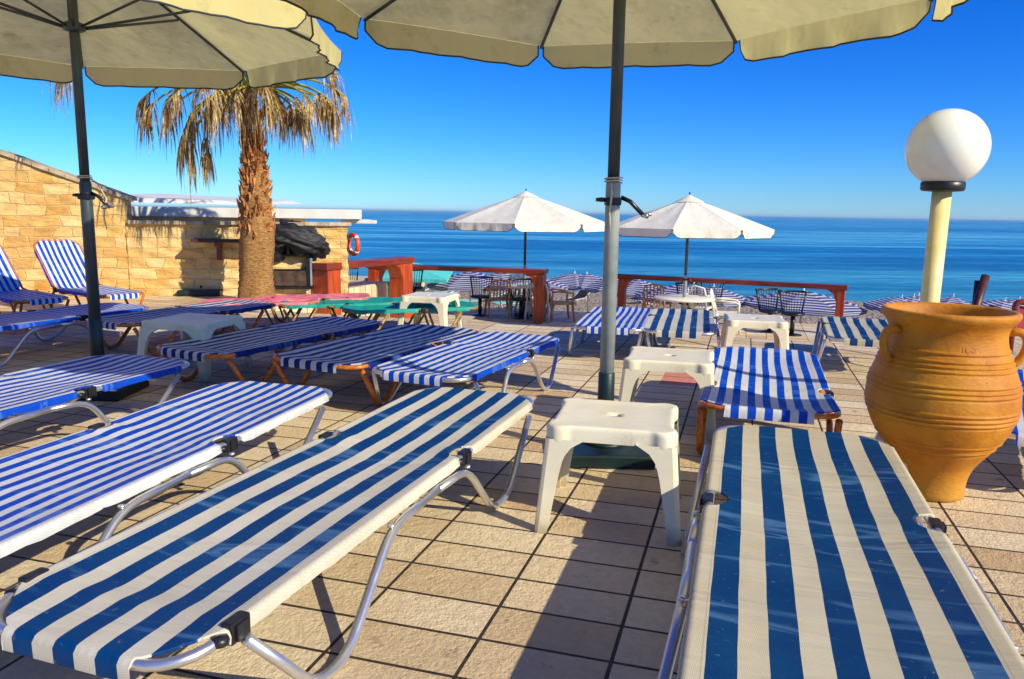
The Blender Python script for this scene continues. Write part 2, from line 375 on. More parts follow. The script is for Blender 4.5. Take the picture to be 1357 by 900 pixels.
def sea_mat():
    k = NT('sea water'); o = k.n('ShaderNodeTexCoord').outputs['Object']
    sp = k.n('ShaderNodeSeparateXYZ'); k.l(o, sp.inputs[0])
    # streaks: shallow near the shore, ruffled bands further out
    a = k.mapped(o, rot=(0, 0, -ANG * .5), sc=(.018, .11, 1)); b = k.mapped(o, rot=(0, 0, -ANG * .2), sc=(.0022, .014, 1))
    n1 = k.noise(1.0, 8, a, .6, .4); n2 = k.noise(1.0, 6, b, .55, .3)
    n3 = k.noise(1.0, 9, k.mapped(o, rot=(0, 0, -ANG * .3), sc=(.16, 1.3, 1)), .78, .5); n4 = k.noise(1.0, 10, k.mapped(o, rot=(0, 0, 0), sc=(.0009, .009, 1)), .75, .2)
    f = k.math('ADD', k.math('ADD', k.math('MULTIPLY', n1, .36), k.math('MULTIPLY', n2, .14)), k.math('ADD', k.math('MULTIPLY', n3, .26), k.math('MULTIPLY', n4, .24)))
    deep = k.ramp(f, [(.44, lin((4, 96, 150))), (.5, lin((24, 136, 184))), (.56, lin((96, 182, 206)))])
    near = k.ramp(f, [(.43, lin((4, 112, 152))), (.57, lin((84, 176, 192)))])
    c = k.mix(k.ramp(k.math('MULTIPLY', k.math('ADD', sp.outputs[1], 0), 1 / 160), [(.32, (0, 0, 0, 1)), (.62, (1, 1, 1, 1))]), near, deep)
    w1 = k.noise(1.0, 6, k.mapped(o, rot=(0, 0, -.15), sc=(.28, .9, 1)), .6, .5)
    w2 = k.noise(1.0, 4, k.mapped(o, rot=(0, 0, -.1), sc=(.035, .16, 1)), .6, .3)
    nm = k.bump(w2, .8, 3.0); nm = k.bump(w1, .8, .5, nm)
    k.set(col=c, rough=.34, nrm=nm, spec=.30); k.p.inputs['IOR'].default_value = 1.33; return k.m
M['sea'] = sea_mat()

def pebble_mat():
    k = NT('grey pebble beach'); o = k.obj()
    v1 = k.n('ShaderNodeTexVoronoi'); v1.inputs['Scale'].default_value = 5.5; k.l(o, v1.inputs['Vector'])
    v2 = k.n('ShaderNodeTexVoronoi'); v2.inputs['Scale'].default_value = 17; k.l(o, v2.inputs['Vector'])
    sp = k.n('ShaderNodeSeparateColor'); k.l(v1.outputs['Color'], sp.inputs[0])
    c = k.ramp(sp.outputs[0], [(0, lin((128, 106, 80))), (.35, lin((176, 152, 118))), (.7, lin((196, 176, 146))), (1, lin((112, 102, 92)))])
    sp2 = k.n('ShaderNodeSeparateColor'); k.l(v2.outputs['Color'], sp2.inputs[0])
    c = k.mix(.5, c, k.ramp(sp2.outputs[0], [(0, lin((100, 84, 66))), (1, lin((216, 196, 164)))]))
    c = k.mix(k.ramp(v1.outputs['Distance'], [(.45, (0, 0, 0, 1)), (.8, (.8, .8, .8, 1))]), c, lin((62, 50, 38)))
    n = k.noise(.5, 5, o); c = k.mix(k.math('MULTIPLY', n, .35), c, lin((196, 178, 146)))
    hg = k.math('ADD', k.math('MULTIPLY', v1.outputs['Distance'], -1.), k.math('MULTIPLY', v2.outputs['Distance'], -.35))
    k.set(col=c, rough=.8, nrm=k.bump(hg, .9, .16)); return k.m
M['pebbles'] = pebble_mat()
M['earth'] = worn('dry ground', (150, 128, 96), (186, 164, 128), .9, .4, .3, 6)

def umbrella_stripe():
    k = NT('blue and white striped umbrella cloth'); o = k.obj()
    sp = k.n('ShaderNodeSeparateXYZ'); k.l(o, sp.inputs[0])
    s_ = k.math('LESS_THAN', k.math('FRACT', k.math('MULTIPLY', sp.outputs[2], 20.)), .6)
    c = k.mix(s_, lin((208, 206, 200)), lin((0, 32, 132)))
    c = k.mix(k.math('MULTIPLY', k.noise(2.5, 4, o), .18), c, lin((176, 172, 180)))
    k.set(col=c, rough=.8, nrm=k.bump(k.noise(5, 3, o), .4, .03))
    tr = k.n('ShaderNodeBsdfTranslucent'); k.l(c, tr.inputs[0]); mx = k.n('ShaderNodeMixShader'); mx.inputs[0].default_value = .25
    k.l(k.p.outputs[0], mx.inputs[1]); k.l(tr.outputs[0], mx.inputs[2]); k.l(mx.outputs[0], k.out.inputs[0]); return k.m
M['um_stripe'] = umbrella_stripe()
k = NT('opal glass globe'); k.set(col=lin((238, 238, 222)), rough=.14, spec=.5)
k.p.inputs['Subsurface Weight'].default_value = .25; k.p.inputs['Subsurface Radius'].default_value = (.1, .1, .09); M['opal'] = k.m

# ------------------------------------------------------------------ ground, sea
EDGE = 8.35; LOW = -1.16; DECK = 18.8; SHORE = 52.; SEA = -3.5
g = MB()
outer = [uv(-26, -14), uv(26, -14), uv(26, EDGE), uv(-6.05, EDGE), uv(-6.05, 12.6), uv(-26, 12.6)]
def local_vu(p): return (p.dot(V), p.dot(U))
g = MB(); poly = [local_vu(p) for p in outer]
g.prism(poly, -1.3, 0.0)
terr = g.build('terrace_floor', M['tiles'], rz=-ANG); tag(terr, kind='structure')
g = MB(); g.prism([(-40, EDGE + .003), (40, EDGE + .003), (40, DECK), (-11, DECK), (-11, 26), (-40, 26)], -3.4, LOW); low = g.build('lower_deck', M['tiles'], rz=-ANG); tag(low, kind='structure')
g = MB()                                             # pebble beach sloping to the sea
rows = []
for i in range(60):
    t = i / 59; u_ = DECK + .003 + (SHORE + 8 - DECK) * t
    z = -2.85 + (SEA - .12 + 2.85) * min(1, max(0, (u_ - DECK) / (SHORE + 2 - DECK))) ** .9 if u_ < SHORE + 2 else SEA - .12 - (u_ - SHORE - 2) * .12
    rows.append([(v_, u_, z + .05 * math.sin(v_ * .8 + u_ * .35) * math.sin(v_ * .23 - u_ * .5)) for v_ in [-130 + 260 * j / 110 for j in range(111)]])
g.grid(rows); beach = g.build('pebble_beach', M['pebbles'], rz=-ANG); tag(beach, kind='structure')
g = MB(); g.add([uv(-9000, -60, -3.9), uv(9000, -60, -3.9), uv(9000, 60, -3.9), uv(-9000, 60, -3.9)], [(0, 1, 2, 3)])
tag(g.build('ground', M['earth']), kind='structure')
g = MB(); g.add([uv(-60000, SHORE - 6, SEA), uv(60000, SHORE - 6, SEA), uv(60000, 60000, SEA), uv(-60000, 60000, SEA)], [(0, 1, 2, 3)])
tag(g.build('sea', M['sea']), kind='structure')

# ------------------------------------------------------------------ stone wall
WA = Vector((-5.4, 10.98, 0)); WB = Vector((-2.42, 11.68, 0)); WD = (WB - WA).normalized(); wang = math.atan2(WD.y, WD.x)
def wx(p): return (p - WA).dot(WD)
def wall_pt(px, py):                                 # point of the wall's face seen at a pixel -> (along, height)
    d = ray(px, py); n = Vector((-WD.y, WD.x, 0)); o_ = Vector((0, 0, H)); t = (WA - o_).dot(n) / d.dot(n); q = o_ + d * t
    return (q - WA).dot(WD), q.z
a0, h0 = wall_pt(0, 205); a1, h1 = wall_pt(165, 263); a2, h2 = wall_pt(170, 298); a3, h3 = wall_pt(461, 300)
slope = (h0 - h1) / (a0 - a1); aL = -9.0; hL = h0 + slope * (aL - a0)
wall = empty('stone_wall', WA, wang)
tag(wall, 'honey coloured limestone wall whose coping slopes down to a lower section behind the palm', 'wall')
def wallseg(poly, thick, mat, name, dy=0.):
    m = MB(); n = len(poly)
    vs = [(p[0], dy, p[1]) for p in poly] + [(p[0], dy + thick, p[1]) for p in poly]
    m.add(vs, [tuple(range(n)), tuple(range(n, 2 * n))[::-1]] + [(i, n + i, n + (i + 1) % n, (i + 1) % n) for i in range(n)])
    return m.build(name, mat, wall)
def rough_panel(x0, x1, ztop, name):                 # wall face with real relief
    m = MB(); nx = int((x1 - x0) / .045); rows = []
    for i in range(nx + 1):
        x = x0 + (x1 - x0) * i / nx; zt = ztop(x); r_ = []
        for j in range(31):
            z = -.02 + (zt + .02) * j / 30
            r_.append((x, -.02 + .018 * math.sin(x * 9.1 + z * 13) * math.sin(z * 21 + x * 3) + random.uniform(-.006, .006), z))
        rows.append(r_)
    m.grid(rows[::-1])
    m.box(x0, x1, .0, .36, -.02, min(ztop(x0), ztop(x1)) - .01)
    return m
tp = lambda x: h1 + slope * (x - a1)
m = rough_panel(aL, a1, tp, ''); vs = [(aL, .0, h1 - .02), (a1, .0, h1 - .02), (aL, .0, hL), (aL, .36, h1 - .02), (a1, .36, h1 - .02), (aL, .36, hL)]
m.add(vs, [(0, 1, 2), (3, 5, 4), (1, 4, 5, 2), (0, 2, 5, 3)]); m.add([(a1, -.03, -.02), (a1, .0, -.02), (a1, .0, h1), (a1, -.03, h1)], [(0, 1, 2, 3)])
m.build('wall_section', M['stone'], wall)
m = rough_panel(a1 + .004, a3, lambda x: h3, ''); m.box(a3 - 1.0, a3 - .004, .0, .36, -1.3, -.023)
m.add([(a3, -.03, -.02), (a3, .0, -.02), (a3, .0, h3), (a3, -.03, h3)], [(0, 1, 2, 3)])
m.build('wall_section', M['stone'], wall)
m = MB(); n_ = 46
for i in range(n_):                                  # sloped coping, stone by stone
    xa = aL + (a1 + .08 - aL) * i / n_ + .004; xb = aL + (a1 + .08 - aL) * (i + 1) / n_ - .004; j = random.uniform(-.008, .008)
    vs = [(x, y, tp(x) + z + j) for x in (xa, xb) for y in (-.06, .40) for z in (0.003, .055)]
    m.add(vs, [(0, 1, 3, 2), (4, 6, 7, 5), (0, 4, 5, 1), (2, 3, 7, 6), (1, 5, 7, 3), (0, 2, 6, 4)])
m.build('coping', M['coping'], wall)
m = MB(); n_ = 9
for i in range(n_):
    xa = a1 + .03 + (a3 + .02 - a1) * i / n_ + .003; xb = a1 + .03 + (a3 + .02 - a1) * (i + 1) / n_ - .003; j = random.uniform(-.004, .004)
    m.box(xa, xb, -.07, .42, h3 + .003 + j, h3 + .055 + j, .008)
m.build('coping', M['coping'], wall)
# shelf fixed to the wall
sa, sz = wall_pt(258, 320); sb, _ = wall_pt(335, 320)
sh = empty('wall_shelf', (0, 0, 0)); sh.location = WA + WD * sa + Vector((0, 0, sz)); sh.rotation_euler.z = wang
tag(sh, 'dark timber shelf on brackets fixed to the stone wall left of the palm trunk', 'shelf')
m = MB(); m.box(0, sb - sa + .3, -.36, -.035, 0, .045, .006); m.build('board', M['darkwood'], sh)
for q in (.3, 1.0):
    m = MB(); m.box(q, q + .07, -.30, -.035, -.06, -.003); m.box(q, q + .07, -.09, -.035, -.26, -.063); m.build('bracket', M['red_top'], sh)

# white roof of the kiosk below, beyond the wall
kx = empty('beach_kiosk', (0, 0, 0)); tag(kx, 'low beach kiosk with flat white roof seen over the stone wall', 'kiosk')
def PZ(px, py, Y): return atY(px, py, Y)
p0 = PZ(150, 270, 12.6); p1 = PZ(477, 279, 13.2)
m = MB()
bt = [(-6.6, 12.1), (-2.48, 12.78), (-2.62, 13.6), (-3.0, 15.6), (-6.6, 15.2)]
m.prism(bt, 1.10, 1.25); m.build('roof', M['whitepaint'], kx)
m = MB(); m.prism([(-6.4, 12.5), (-3.7, 13.0), (-4.0, 15.2), (-6.4, 14.8)], LOW, 1.09); m.build('wall', M['plaster'], kx)
m = MB(); m.add([(-6.7, 12.3, 1.32), (-4.3, 12.6, 1.30), (-4.0, 15, 1.34), (-6.7, 15, 1.42), (-6.7, 12.3, 1.40), (-4.6, 12.6, 1.36), (-4.2, 15, 1.40), (-6.7, 15, 1.5)],
      [(0, 1, 5, 4), (1, 2, 6, 5), (4, 5, 6, 7), (3, 2, 1, 0), (0, 4, 7, 3), (2, 3, 7, 6)]); m.build('roof_upstand', M['whitepaint'], kx)
m = MB()
for i in range(4):
    m.box(-2.9, -2.34 - .1 * i, 13.25 + .34 * i, 13.5 + .34 * i, 1.02, 1.075, .006)
m.build('eaves_board', M['whitepaint'], kx)
# ------------------------------------------------------------------ sun loungers
def path_round(pts, r=.06, n=5):
    """round the corners of a polyline"""
    pts = [Vector(p) for p in pts]; out = [pts[0]]
    for i in range(1, len(pts) - 1):
        a, b, c = pts[i - 1], pts[i], pts[i + 1]; d1 = (a - b); d2 = (c - b); rr = min(r, d1.length * .48, d2.length * .48)
        p = b + d1.normalized() * rr; q = b + d2.normalized() * rr
        for k_ in range(n + 1):
            t = k_ / n; out.append(p * (1 - t) ** 2 + b * 2 * t * (1 - t) + q * t * t)
    out.append(pts[-1]); return out

def prof_fn(pl):
    """pl: breakpoints (s, y, z) along the bed -> function s -> (y, z)"""
    def f(s):
        if s <= pl[0][0]:
            a, b = pl[0], pl[1]
        elif s >= pl[-1][0]: a, b = pl[-2], pl[-1]
        else:
            for a, b in zip(pl, pl[1:]):
                if a[0] <= s <= b[0]: break
        t = (s - a[0]) / (b[0] - a[0]); return a[1] + (b[1] - a[1]) * t, a[2] + (b[2] - a[2]) * t
    return f

def make_lounger(L, W, pl, hinges, fabric, frame, legs='silver', sag=.020, tube=.0135, bars=True):
    f = prof_fn(pl); hw = W / 2; root = empty('sun_lounger')
    cr = .12
    # perimeter frame
    per = []
    def corner(cx, cy, a0_, a1_):
        for i in range(7):
            a = a0_ + (a1_ - a0_) * i / 6; x, s = cx + cr * math.cos(a), cy + cr * math.sin(a); y, z = f(s); per.append(Vector((x, y, z - .014)))
    def side(x, s0, s1):
        for i in range(1, 14):
            s = s0 + (s1 - s0) * i / 14; y, z = f(s); per.append(Vector((x, y, z - .014)))
    corner(hw - cr, cr, -PI / 2, 0); side(hw, cr, L - cr); corner(hw - cr, L - cr, 0, PI / 2)
    corner(-hw + cr, L - cr, PI / 2, PI); side(-hw, L - cr, cr); corner(-hw + cr, cr, PI, 1.5 * PI)
    mb = MB(); mb.tube(per, tube, 10, closed=True)
    for hs_ in hinges:
        if hs_ > .5:
            y, z = f(hs_); mb.tube([(-hw, y - .05, z - .03), (-hw * .8, y - .05, z - .065), (hw * .8, y - .05, z - .065), (hw, y - .05, z - .03)], .009, 8)
    mb.build('frame', frame, root)
    # fabric
    ss = [0, .006, .02, .04, .06, .08, .10, .12, .14]
    s = .2
    while s < L - .2: ss.append(s); s += .06
    for hq in hinges:
        for d in (-.075, -.065, -.05, -.035, -.018, 0, .018, .035, .05, .065, .075): ss.append(hq + d)
    ss += [L - q for q in (.14, .12, .10, .08, .06, .04, .02, .006, 0)]
    ss = sorted(set(round(q, 4) for q in ss if 0 <= q <= L))
    def half(s):
        e = min(s, L - s); h = hw + .002
        if e < .13: h = min(h, hw - .115 + .117 * (e / .13) ** .75)
        for hq in hinges:
            d = abs(s - hq)
            if hq > .3 and d < .07: h = min(h, hw - .052 * math.sqrt(1 - (d / .07) ** 2))
        return h
    xs = [-1, -.985, -.9, -.75, -.55, -.3, 0, .3, .55, .75, .9, .985, 1]
    rows = []
    def row(s, dz=0, ext=0, hover=None):
        y, z = f(s); h = half(s) if hover is None else hover
        e = min(s, L - s)
        full = h > hw - .001
        wob = .0035 * math.sin(s * 17 + 1) + .003 * math.sin(s * 41)
        r_ = []
        wr = .0155
        if full: r_ += [(-h - wr + wob * .5, y + ext, z - .033 + wob + dz), (-h - wr, y + ext, z - .016 + dz), (-h - wr * .72, y + ext, z - .0005 + dz)]
        else: r_ += [(-h, y + ext, z - .004 + dz), (-h, y + ext, z - .002 + dz), (-h, y + ext, z - .001 + dz)]
        for x in xs:
            sg = sag * (1 - x * x) * min(1, e / .25 + .05) * (1 + .25 * math.sin(s * 5.3))
            r_.append((x * h, y + ext, z + .003 - sg + dz + wob * .3 * (1 - x * x)))
        if full: r_ += [(h + wr * .72, y + ext, z - .0005 + dz), (h + wr, y + ext, z - .016 + dz), (h + wr + wob * .5, y + ext, z - .033 + wob + dz)]
        else: r_ += [(h, y + ext, z - .001 + dz), (h, y + ext, z - .002 + dz), (h, y + ext, z - .004 + dz)]
        return r_
    hm = half(0)
    rows.append(row(0, -.055, -.017, hm)); rows.append(row(0, -.016, -.018, hm)); rows.append(row(0, -.003, -.008, hm))
    for q in ss: rows.append(row(q))
    rows.append(row(L, -.003, .008, hm)); rows.append(row(L, -.016, .018, hm)); rows.append(row(L, -.05, .017, hm))
    mb = MB(); mb.grid(rows); mb.build('fabric', fabric, root)
    # legs: two bent loops each side, lying in the side plane
    flatend = min(L, max(p[0] for p in pl if True))
    zr = f(L * .5)[1] - .045
    k_ = L / 2.45; xo = hw + .030 if legs == 'silver' else hw + .004
    for sx in (-1, 1):
        x = sx * xo
        zf = 0.013
        z0_ = f(.17 * k_)[1] - .04; ze = f(min(2.2 * k_, hinges[-1] if pl[-1][2] > .45 else 9))[1] - .045
        if legs == 'silver':
            A = [(x, .17 * k_, z0_), (x + sx * .045, .37 * k_, zf), (x + sx * .045, .52 * k_, zf), (x, .86 * k_, zr - .01), (x, 1.2 * k_, zr)]
            B = [(x, 1.2 * k_, zr), (x, 1.47 * k_, zr - .01), (x + sx * .04, 1.64 * k_, zf), (x + sx * .04, 1.82 * k_, zf), (x, 2.22 * k_, ze)]
        else:
            A = [(x, .10 * k_, z0_), (x, .34 * k_, zf), (x, .46 * k_, zf), (x, .78 * k_, zr)]
            B = [(x, 1.52 * k_, zr), (x, 1.68 * k_, zf), (x, 1.82 * k_, zf), (x, 2.12 * k_, ze)]
        for q in (A, B):
            mb = MB(); mb.tube(path_round(q, .09 if legs == 'silver' else .045), .0145 if legs == 'silver' else .017, 10)
            for (yy, zz) in ((q[1 if q is B else 3][1], zr),):
                mb.lathe([(.0, -.006), (.011, -.005), (.012, .004), (0, .006)], 10, (x + sx * .0, yy, zz))
            mb.build('leg', frame, root)
    for hq in hinges:
        y, z = f(hq)
        for sx in (-1, 1):
            mb = MB(); x = sx * (hw + .004); mb.box(x - .015, x + .015, y - .034, y + .034, z - .046, z + .008, .006)
            mb.box(min(x + sx * .016, x + sx * .023), max(x + sx * .016, x + sx * .023), y - .022, y + .022, z - .04, z + .002, .003)
            mb.lathe([(0, 0), (.020, .001), (.022, .01), (.018, .02), (0, .022)], 14, (x, y - .055, z - .03))
            mb.build('hinge', M['black'], root)
    # stretched springs under the bed
    if bars:
        mb = MB()
        for i in range(6):
            s = .3 + (L - .6) * i / 5; y, z = f(s); mb.tube([(-hw + .015, y, z - .055), (0, y, z - .068), (hw - .015, y, z - .055)], .004, 5)
        mb.build('spring', frame, root)
    return root

def flat_pl(L, h0_, h1_): return [(0, 0, h0_), (L, L, h1_)]
def long_pl(L): return [(0, 0, .268), (.17, .17, .292), (1.50, 1.50, .300), (L, L, .312)]
def raised_pl(Ls, Lb, a): return [(0, 0, .30), (Ls, Ls, .32), (Ls + .04, Ls + .035, .335), (Ls + Lb, Ls + Lb * math.cos(a), .335 + Lb * math.sin(a))]
def dip_pl(L): return [(0, 0, .335), (.62, .62, .30), (.70, .70, .31), (L, L, .33)]
kit = {
 'long': Kit(lambda: make_lounger(2.45, .59, long_pl(2.45), [.17, 1.50], M['f_wide'], M['silver'])),
 'silver': Kit(lambda: make_lounger(1.95, .62, flat_pl(1.95, .30, .31), [1.2], M['f_navy'], M['silver'])),
 'wood': Kit(lambda: make_lounger(1.9, .62, flat_pl(1.9, .30, .32), [1.1], M['f_blue'], M['woodframe'], 'wood')),
 'woodslack': Kit(lambda: make_lounger(1.9, .64, dip_pl(1.9), [.66], M['f_blue'], M['woodframe'], 'wood', sag=.03)),
 'raised': Kit(lambda: make_lounger(1.85, .62, raised_pl(1.1, .75, R(43)), [1.1], M['f_blue'], M['woodframe'], 'wood')),
 'short': Kit(lambda: make_lounger(1.9, .62, flat_pl(1.9, .30, .32), [1.1], M['f_teal'], M['brownframe'], 'wood')),
}
def place(kind, x, y, ang, label, group=None, L=None, W=None, fabric=None, z=0, frame=None):
    o = kit[kind].get(); base = {'long': (2.45, .59), 'silver': (1.95, .62), 'wood': (1.9, .62), 'woodslack': (1.9, .64), 'raised': (1.85, .62), 'short': (1.9, .62)}[kind]
    o.location = (x, y, z); o.rotation_euler = (0, 0, -R(ang)); o.scale = ((W or base[1]) / base[1], (L or base[0]) / base[0], 1)
    if fabric: recolour(o, 'fabric', M[fabric])
    tag(o, label, 'sun lounger', group or 'sun loungers on the tiled terrace')
    return o
def back(fx, fy, ang, L): a = R(ang); return fx - math.sin(a) * L, fy - math.cos(a) * L
place('long', -1.0, 1.645, 19.3, 'wide striped blue and white lounger left of the nearest white side table', L=2.54, W=.63)
place('long', *back(1.285, 3.37, 16.4, 2.50), 16.4, 'cream and navy wide striped lounger at the lower right in front of the clay pot', L=2.50, W=.69, fabric='f_wide2')
place('long', *back(-1.235, 4.13, 15.4, 2.45), 15.4, 'narrow cobalt striped lounger on aluminium frame, second from the camera on the left', W=.66, fabric='f_thin')
place('silver', *back(-2.28, 4.86, 19.0, 2.1), 19.0, 'narrow cobalt striped lounger over the black base of the left parasol', L=2.1, W=.70, fabric='f_thin')
place('silver', -4.50, 5.75, 23.0, 'cobalt striped lounger on aluminium legs left of the left parasol pole, far end in sun', W=.66, fabric='f_thin')
place('wood', -3.40, 6.42, 30, 'shaded striped lounger with wooden rim behind the left parasol pole', L=1.65, fabric='f_navy')
place('wood', -2.20, 5.15, 29, 'shaded cobalt striped lounger with wooden rim right of the low side table at left', L=1.75, W=.68)
place('wood', -1.28, 4.85, 27, 'cobalt striped lounger with orange wooden rim, half in parasol shade, between two others', L=1.62, W=.72)
place('silver', -.58, 4.50, 23.4, 'navy and white striped lounger with aluminium rim left of the centre parasol pole', L=1.68, W=.64)
place('woodslack', 1.235, 3.64, 17.0, 'slack bright blue striped lounger on orange wooden frame beyond the cream striped one', L=1.85)
place('silver', .805, 6.50, 13.5, 'shaded blue striped lounger just right of the centre parasol pole near the terrace edge', L=1.45, W=.58)
place('silver', 1.375, 6.36, 13.5, 'navy and white striped lounger beside the black swivel chairs at the terrace edge', L=1.5, W=.58, fabric='f_wide')
place('silver', 2.80, 6.05, 19, 'teal and white striped lounger at the terrace edge left of the clay pot', L=1.35, W=.58, fabric='f_wide2')
pr_ = at(1334, 488, .3); place('silver', *back(3.34, 4.80, 31, 1.75), 31, 'narrow striped lounger at the right edge of the photo behind the clay pot', L=1.75, fabric='f_thin')
place('raised', -4.25, 8.5, -56, 'blue striped wooden lounger with raised backrest against the stone wall', 'loungers with raised backs by the wall', L=1.6, W=.52)
place('raised', -4.78, 7.95, -58, 'blue striped wooden lounger with raised backrest cut off by the left edge', 'loungers with raised backs by the wall', L=1.6, W=.52)
LG = 'plain canvas loungers in front of the palm'
for kk, (px, py, ang, L_, fb, lab) in enumerate([
        (268, 400, 80, 1.15, 'f_pink', 'pink canvas wooden lounger directly in front of the palm trunk'),
        (345, 395, 78, 1.15, 'f_pink', 'pink canvas wooden lounger behind the teal ones, right of the palm'),
        (372, 401, 78, 1.15, 'f_teal', 'dark teal canvas wooden lounger leftmost of the teal ones'),
        (430, 401, 76, 1.2, 'f_teal', 'teal canvas wooden lounger in the middle of the teal ones'),
        (455, 408, 76, 1.3, 'f_teal', 'teal canvas wooden lounger reaching behind the white stool left of the bars')]):
    p = at(px, py, .3); place('short', p.x, p.y, ang, lab, LG, L=L_, W=.52, fabric=fb)

# ------------------------------------------------------------------ white plastic side tables
def make_table(h=.42, a=.255, hole=True):
    root = empty('side_table')
    def outline(a, n=6):
        pts = []
        e = a * .62; b = a * .94
        q = [(b, -e), (b, e), (a, e + .03), (a, a - .035), (a - .035, a), (e + .03, a), (e, b)]
        for k_ in range(4):
            an = k_ * PI / 2
            for x, y in q[1:]: pts.append(Vector((x * math.cos(an) - y * math.sin(an), x * math.sin(an) + y * math.cos(an), 0)))
        pts.append(None); pts.pop(); 
        out = []; n_ = len(pts)
        for i in range(n_):
            A, B, Cc = pts[i - 1], pts[i], pts[(i + 1) % n_]; r_ = min(.018, (A - B).length * .45, (Cc - B).length * .45)
            p = B + (A - B).normalized() * r_; qq = B + (Cc - B).normalized() * r_
            for t in (0, .25, .5, .75, 1): out.append(p * (1 - t) ** 2 + B * 2 * t * (1 - t) + qq * t * t)
        return out
    o = outline(a); n_ = len(o); mb = MB(); rings = []
    for (sc, z) in ((1.0, h - .058), (1.0, h - .016), (.992, h - .006), (.975, h), (.93, h + .002), (.88, h)):
        rings.append([(p.x * sc, p.y * sc, z) for p in o])
    for (rr, z, mixf) in ((.16, h - .002, .5), (.05, h - .003, 0), (.020, h - .004, 0), (.016, h - .03, 0)):
        rings.append([(p.x * mixf * .7 + p.x / math.hypot(p.x, p.y) * rr * (1 - mixf), p.y * mixf * .7 + p.y / math.hypot(p.x, p.y) * rr * (1 - mixf), z) for p in o])
    vs = [p for r_ in rings for p in r_]; fs = []
    for i in range(len(rings) - 1):
        for k_ in range(n_): fs.append((i * n_ + k_, i * n_ + (k_ + 1) % n_, (i + 1) * n_ + (k_ + 1) % n_, (i + 1) * n_ + k_))
    if not hole: fs.append(tuple((len(rings) - 1) * n_ + k_ for k_ in range(n_)))
    mb.add(vs, fs, True)
    inner = [(p.x * .955, p.y * .955, z) for z in (h - .058, h - .014) for p in o]
    fs = [(k_, n_ + k_, n_ + (k_ + 1) % n_, (k_ + 1) % n_) for k_ in range(n_)] + [tuple(range(n_, 2 * n_))[::-1]]
    mb.add(inner, fs, False)
    mb.add([(p.x * s_, p.y * s_, h - .058) for s_ in (1.0, .955) for p in o], [(k_, (k_ + 1) % n_, n_ + (k_ + 1) % n_, n_ + k_)[::-1] for k_ in range(n_)])
    mb.build('tabletop', M['plastic_table'], root)
    for sx, sy in ((1, 1), (-1, 1), (-1, -1), (1, -1)):
        mb = MB(); rows = []
        for i in range(13):
            t = i / 12; z = (h - .050) * (1 - t)
            out_ = a - .002 + .034 * t; sz_ = .052 + .026 * (1 - t) + .075 * math.exp(-t * 11)
            th = .026
            c_ = .018
            sec = [(out_ - sz_, out_), (out_ - c_, out_), (out_ - c_ * .3, out_ - c_ * .3), (out_, out_ - c_), (out_, out_ - sz_), (out_ - th, out_ - sz_), (out_ - th, out_ - th), (out_ - sz_, out_ - th)]
            rows.append([(x * sx, y * sy, z) for x, y in sec] + [(sec[0][0] * sx, sec[0][1] * sy, z)])
        mb.grid(rows, False); mb.add([rows[-1][i] for i in range(8)], [tuple(range(8))]); mb.build('leg', M['plastic_table'], root)
    return root
tk = Kit(make_table)
def table(x, y, ang, label, s=1., sz=1., mat=None):
    o = tk.get(); o.location = (x, y, 0); o.rotation_euler = (0, 0, -R(ang)); o.scale = (s, s, sz)
    if mat: recolour(o, 'tabletop', M[mat]); recolour(o, 'leg', M[mat])
    tag(o, label, 'side table', 'white plastic side tables among the loungers'); return o
table(.435, 3.15, 12, 'yellowed white plastic side table with centre hole, nearest the camera', 1.0, 1.02, 'plastic_old')
table(.94, 4.56, 14, 'white plastic side table right beside the centre parasol pole', 1.0, 1.02)
table(2.02, 6.45, 12, 'white plastic side table between the slack blue lounger and the teal striped one', .95, .98)
table(-2.44, 5.92, 14, 'white plastic side table right of the left parasol pole, in shade', 1.08, .98)
table(-.82, 7.72, 14, 'white plastic side table beside the teal loungers', .92, 1.02)

